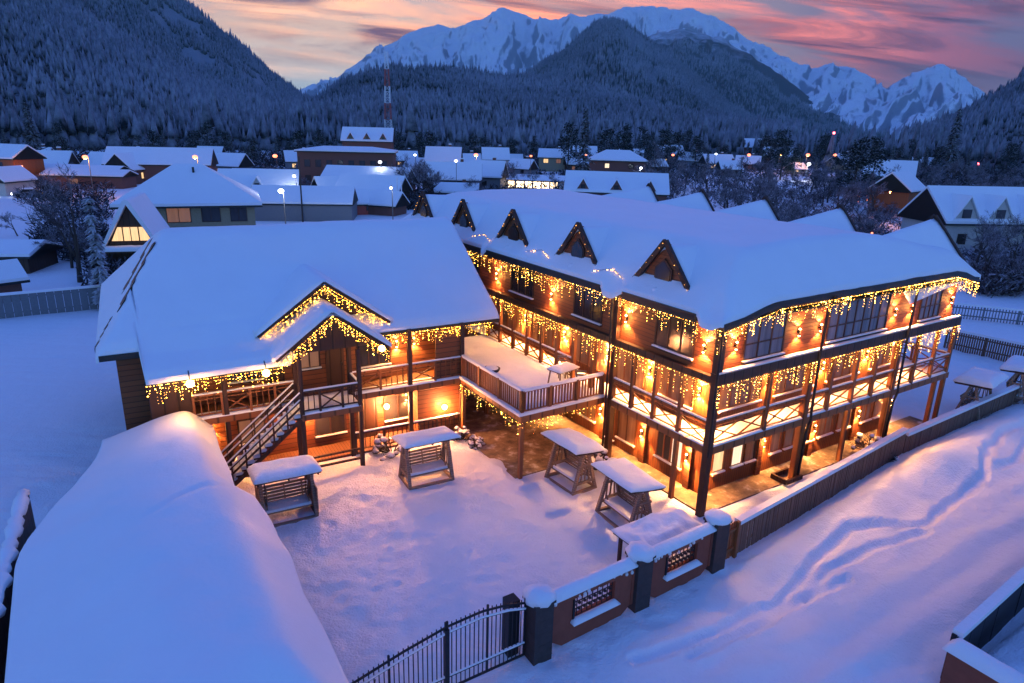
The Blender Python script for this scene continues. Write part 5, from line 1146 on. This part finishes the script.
M_PEAK = terrain_mat('dark_peak', (.018, .022, .03), (.34, .36, .42), .75, 1.25, .005, .3, 500, 900)
M_RIDGE = terrain_mat('snowy_ridge', (.035, .04, .055), (.75, .77, .82), .55, .95, .006, .5, 420, 800)
M_ALPS = terrain_mat('snow_range', (.30, .32, .38), (.9, .91, .93), .26, .52, .006, 1.5, 500, 2000)
HILLS = {}
HILLS['spur'] = mountain('mountain', [(-160, -120), (-60, -60), (0, -32), (40, -14), (75, 0), (105, 24), (135, 42), (165, 60), (200, 82), (235, 97), (262, 106), (300, 112), (340, 121), (380, 130)], 1300, 420, M_HILL, 1.35, .06, 101)
HILLS['left'] = mountain('mountain', [(-200, -330), (-60, -200), (40, -110), (110, -55), (180, 0), (215, 24), (250, 54), (280, 82), (300, 96), (316, 106), (340, 118), (370, 132)], 2000, 1250, M_HILL2, 1.1, .07, 102)
HILLS['mid'] = mountain('hill', [(250, 134), (285, 120), (315, 104), (345, 84), (372, 72), (392, 69), (430, 71), (470, 73), (510, 79), (545, 82), (580, 86), (625, 100), (670, 112), (710, 121), (760, 130), (800, 136)], 1500, 460, M_HILL, 1.5, .05, 103)
HILLS['peak'] = mountain('mountain', [(480, 120), (500, 96), (520, 80), (545, 62), (570, 45), (588, 30), (598, 23), (606, 20), (614, 20), (624, 24), (640, 34), (670, 57), (700, 82), (725, 102), (750, 118), (790, 132)], 2900, 1500, M_PEAK, 1.0, .10, 104, 200, 70)
HILLS['ridge'] = mountain('mountain', [(600, 60), (640, 42), (662, 32), (676, 28), (692, 29), (720, 38), (745, 52), (770, 68), (800, 90), (825, 108), (850, 123), (885, 134)], 4300, 2400, M_RIDGE, .95, .05, 105, 220, 80, .03, 6, 70)
HILLS['range'] = mountain('mountain', [(250, 132), (285, 112), (312, 94), (345, 72), (375, 50), (400, 38), (422, 27), (440, 24), (455, 30), (470, 24), (485, 18), (502, 11), (518, 13), (540, 20), (560, 17), (580, 19), (600, 15), (628, 7), (655, 9), (690, 11), (715, 21), (742, 36), (770, 52), (800, 74), (825, 92), (860, 118), (900, 134)], 7200, 4200, M_ALPS, .85, .05, 106, 420, 140, .03, 5, 250)
HILLS['far'] = mountain('mountain', [(740, 70), (775, 62), (800, 70), (830, 66), (850, 70), (868, 82), (885, 92), (905, 82), (922, 71), (935, 67), (944, 66), (955, 73), (972, 87), (988, 99), (1010, 112), (1040, 120), (1080, 130)], 6600, 3400, M_ALPS, .9, .05, 107, 260, 110, .02, 5, 190)
HILLS['right'] = mountain('hill', [(900, 142), (930, 134), (955, 123), (975, 111), (995, 99), (1015, 87), (1040, 72), (1100, 34), (1180, -20)], 1300, 520, M_HILL, 1.2, .05, 108)
def forest(key, n, t0, t1, h0, h1, two=False, label='dense snow dusted spruce forest', seed=5, hfac=.33, near=0.0):
    A, T, z, Db, Dr, _ = HILLS[key]; r = np.random.default_rng(seed); m = n
    t = t0+(t1-t0)*np.sqrt(r.random(m)*(1-near)+near*r.random(m)**2); a = A[0]+(A[-1]-A[0])*r.random(m)
    D = Db+(Dr-Db)*t; x = D*np.sin(a); y = D*np.cos(a)
    clump = fbm(x*.012, y*.012, 3, seed+3); k = (clump > -.36) | (t < .3); a, t, D, x, y = a[k], t[k], D[k], x[k], y[k]
    fa = (a-A[0])/(A[1]-A[0]); ia = np.clip(fa.astype(int), 0, len(A)-2); fa -= ia
    it = np.clip(np.searchsorted(T, t)-1, 0, len(T)-2); ft = (t-T[it])/(T[it+1]-T[it])
    zz = (z[it, ia]*(1-fa)+z[it, ia+1]*fa)*(1-ft)+(z[it+1, ia]*(1-fa)+z[it+1, ia+1]*fa)*ft
    k = zz > -1; x, y, zz = x[k], y[k], zz[k]; m = len(x)
    h = (h0+(h1-h0)*r.random(m)**1.5)*np.where(r.random(m) < .12, 1.35, 1.0)*(.75+.5*vnoise(x*.02, y*.02, seed+8)); rad = h*hfac*.5*(.7+.6*r.random(m)); th0 = r.random(m)*6.28; S_ = 5
    vs = []; lean = (r.random((m, 2))-.5)*.08
    parts = [(-.05, 1.0, 1.0)] if not two else [(.05, 1.0, .62), (.40, .68, 1.0)]
    per = len(parts)*(S_+1); Vt = np.zeros((m, per, 3)); Fq = []
    for pi, (zb, rs, zt) in enumerate(parts):
        o = pi*(S_+1)
        for s_ in range(S_):
            th = th0+6.283*s_/S_; rr = rad*rs*(.75+.5*r.random(m)); Vt[:, o+s_] = np.stack([x+rr*np.cos(th), y+rr*np.sin(th), zz+h*(zb+.08*(r.random(m)-.5))], -1)
        Vt[:, o+S_] = np.stack([x+lean[:, 0]*h, y+lean[:, 1]*h, zz+h*zt], -1)
        Fq += [(o+s_, o+(s_+1) % S_, o+S_) for s_ in range(S_)]
    F = (np.arange(m)[:, None, None]*per+np.array(Fq)[None]).reshape(-1, 3)
    me = bpy.data.meshes.new('forest'); me.vertices.add(m*per); me.vertices.foreach_set('co', Vt.reshape(-1)); nf = len(F)
    me.loops.add(nf*3); me.loops.foreach_set('vertex_index', F.reshape(-1)); me.polygons.add(nf); me.polygons.foreach_set('loop_start', np.arange(nf)*3); me.polygons.foreach_set('loop_total', np.full(nf, 3))
    me.materials.append(M_FOREST); me.update(calc_edges=True); me.validate()
    o = bpy.data.objects.new('forest', me); COL.objects.link(o); tag(o, label, 'forest', None, 'stuff'); return o
forest('spur', 26000, .0, 1.02, 11, 22, True, 'dense dark spruce forest on the near left slope', 1, near=.3)
forest('left', 16000, .1, 1.02, 12, 20, False, 'spruce forest covering the tall left mountain', 2)
forest('mid', 30000, .0, 1.02, 11, 21, True, 'snow dusted spruce forest on the low hill in the middle', 3, near=.35)
forest('peak', 16000, .05, 1.0, 14, 24, False, 'thinning forest on the dark pointed peak', 4)
forest('ridge', 7000, .05, .7, 16, 26, False, 'far off forest on the lower flank of the snowy ridge', 6)
forest('right', 12000, .0, 1.02, 11, 20, True, 'dark forest on the slope at the right edge', 7, near=.3)
HILLS['flat'] = (np.linspace(-.78, .75, 60), np.array([0, 1.0, 1.2]), np.zeros((3, 60)), 330, 560, None)
forest('flat', 5200, .0, 1.0, 11, 20, True, 'dark spruce forest edge at the foot of the hills', 9, near=.6)
# ================================================================== SKY, SUN, HAZE
wd = bpy.data.worlds.new('World'); S.world = wd; wd.use_nodes = True; nt = wd.node_tree; nt.nodes.clear()
out = nt.nodes.new('ShaderNodeOutputWorld'); bg = nt.nodes.new('ShaderNodeBackground'); nt.links.new(bg.outputs[0], out.inputs[0])
SUN_EL, SUN_AZ = R_(2.0), R_(12)
sky = nt.nodes.new('ShaderNodeTexSky'); sky.sky_type = 'NISHITA'; sky.sun_disc = False; sky.sun_elevation = SUN_EL; sky.sun_rotation = SUN_AZ; sky.altitude = 1200; sky.ozone_density = 4.0; sky.air_density = 1.2
tc = nt.nodes.new('ShaderNodeTexCoord'); sp = nt.nodes.new('ShaderNodeSeparateXYZ'); nt.links.new(tc.outputs['Generated'], sp.inputs[0])
SKYK, BLUE = 0.09, (0.32, 0.60, 1.55)
tint = nt.nodes.new('ShaderNodeVectorMath'); tint.operation = 'MULTIPLY'; nt.links.new(sky.outputs[0], tint.inputs[0]); tint.inputs[1].default_value = tuple(SKYK*c for c in BLUE)
dusk = ramp(nt, sp.outputs['Z'], [(0.0, (.20, .38, .54)), (.10, (.20, .37, .60)), (.30, (.095, .19, .64)), (1.0, (.075, .18, .65))])
back = ramp(nt, math_(nt, 'MULTIPLY', sp.outputs['Y'], -1.0), [(0.0, (0, 0, 0)), (.8, (1, 1, 1))])
band = ramp(nt, sp.outputs['Z'], [(0.0, (.18, .40, .34)), (.22, (.12, .26, .22)), (.5, (0, 0, 0))])
bk = nt.nodes.new('ShaderNodeVectorMath'); bk.operation = 'MULTIPLY'; nt.links.new(back, bk.inputs[0]); nt.links.new(band, bk.inputs[1])
dk = nt.nodes.new('ShaderNodeVectorMath'); dk.operation = 'ADD'; nt.links.new(dusk, dk.inputs[0]); nt.links.new(bk.outputs[0], dk.inputs[1]); dusk = dk.outputs[0]
addc = nt.nodes.new('ShaderNodeVectorMath'); addc.operation = 'ADD'; nt.links.new(tint.outputs[0], addc.inputs[0]); nt.links.new(dusk, addc.inputs[1])
# cloud deck lit from below by the afterglow, low in the sky ahead
yc = math_(nt, 'MAXIMUM', sp.outputs['Y'], .05); u = math_(nt, 'DIVIDE', sp.outputs['X'], yc); v = math_(nt, 'DIVIDE', sp.outputs['Z'], yc)
v2 = math_(nt, 'ADD', v, math_(nt, 'MULTIPLY', u, .085))
cmb = nt.nodes.new('ShaderNodeCombineXYZ'); nt.links.new(math_(nt, 'MULTIPLY', u, 2.4), cmb.inputs[0]); nt.links.new(math_(nt, 'MULTIPLY', v2, 17.0), cmb.inputs[1])
n1 = noise(nt, cmb.outputs[0], 1.15, 7, .6, .6)
cmb2 = nt.nodes.new('ShaderNodeCombineXYZ'); nt.links.new(math_(nt, 'MULTIPLY', u, 3.0), cmb2.inputs[0]); nt.links.new(math_(nt, 'MULTIPLY', v2, 34.0), cmb2.inputs[1]); cmb2.inputs[2].default_value = 4.2
n2 = noise(nt, cmb2.outputs[0], 1.0, 5, .6, .9)
glow = ramp(nt, math_(nt, 'ADD', math_(nt, 'MULTIPLY', u, .5), .5), [(.10, (1.7, .85, .45)), (.36, (1.9, 1.05, .55)), (.50, (1.85, .66, .28)), (.62, (1.7, .45, .22)), (.71, (1.3, .33, .2)), (.78, (.48, .13, .16)), (.86, (.22, .08, .12))])
shade = ramp(nt, n2, [(.36, (.18, .14, .24)), (.48, (.66, .60, .62)), (.60, (1.4, 1.25, 1.1))])
cl = nt.nodes.new('ShaderNodeVectorMath'); cl.operation = 'MULTIPLY'; nt.links.new(glow, cl.inputs[0]); nt.links.new(shade, cl.inputs[1])
clear = ramp(nt, v, [(0.0, (.50, .64, .74)), (.05, (.62, .74, .80)), (.085, (1.15, .98, .80)), (.13, (1.3, .85, .55)), (.25, (.3, .42, .72))])
clear = mixc(nt, ramp(nt, math_(nt, 'ADD', math_(nt, 'MULTIPLY', u, .5), .5), [(.42, (0, 0, 0)), (.74, (1, 1, 1))]), clear, (.26, .18, .28))
low = mixc(nt, math_(nt, 'MULTIPLY', ramp(nt, n1, [(.40, (0, 0, 0)), (.56, (1, 1, 1))]), ramp(nt, v, [(.055, (0, 0, 0)), (.105, (1, 1, 1))])), clear, cl.outputs[0])
front = math_(nt, 'MULTIPLY', ramp(nt, sp.outputs['Y'], [(.1, (0, 0, 0)), (.5, (1, 1, 1))]), ramp(nt, sp.outputs['Z'], [(.20, (1, 1, 1)), (.42, (0, 0, 0))]))
final = mixc(nt, front, addc.outputs[0], low)
nt.links.new(final, bg.inputs['Color']); bg.inputs['Strength'].default_value = 1.0
sl = bpy.data.lights.new('sun', 'SUN'); sl.energy = 0.12; sl.angle = R_(25); sl.color = (1, .62, .55)
so = bpy.data.objects.new('sun', sl); COL.objects.link(so); so.rotation_euler = (R_(72), 0, R_(168)+math.pi*0)
# evening haze in the valley
hz = MB(); hz.box(-9000, 9000, -300, 9900, -8, 1420); hb = hz.build('haze', None); hb.data.materials.clear()
hm = bpy.data.materials.new('evening_haze'); hm.use_nodes = True; hn = hm.node_tree; hn.nodes.clear(); ho = hn.nodes.new('ShaderNodeOutputMaterial'); hv = hn.nodes.new('ShaderNodeVolumePrincipled')
hv.inputs['Color'].default_value = (.5, .98, .95, 1); hv.inputs['Density'].default_value = 8e-5; hv.inputs['Anisotropy'].default_value = 0.2; hn.links.new(hv.outputs[0], ho.inputs['Volume'])
try: hm.cycles.homogeneous_volume = True
except Exception: pass
hb.data.materials.append(hm); tag(hb, 'thin blue evening haze filling the valley', 'haze', None, 'stuff')
# ------------------------------------------------------------------ render settings
S.render.engine = 'CYCLES'; C = S.cycles
C.use_denoising = True; C.use_adaptive_sampling = True; C.max_bounces = 5; C.diffuse_bounces = 3; C.glossy_bounces = 2; C.transmission_bounces = 2; C.volume_bounces = 0
C.sample_clamp_indirect = 3.0; C.sample_clamp_direct = 0; C.caustics_reflective = False; C.caustics_refractive = False
try: C.use_light_tree = True
except Exception: pass
vs = S.view_settings; vs.view_transform = 'Standard'; vs.look = 'None'; vs.exposure = 0.15; vs.gamma = 1.0
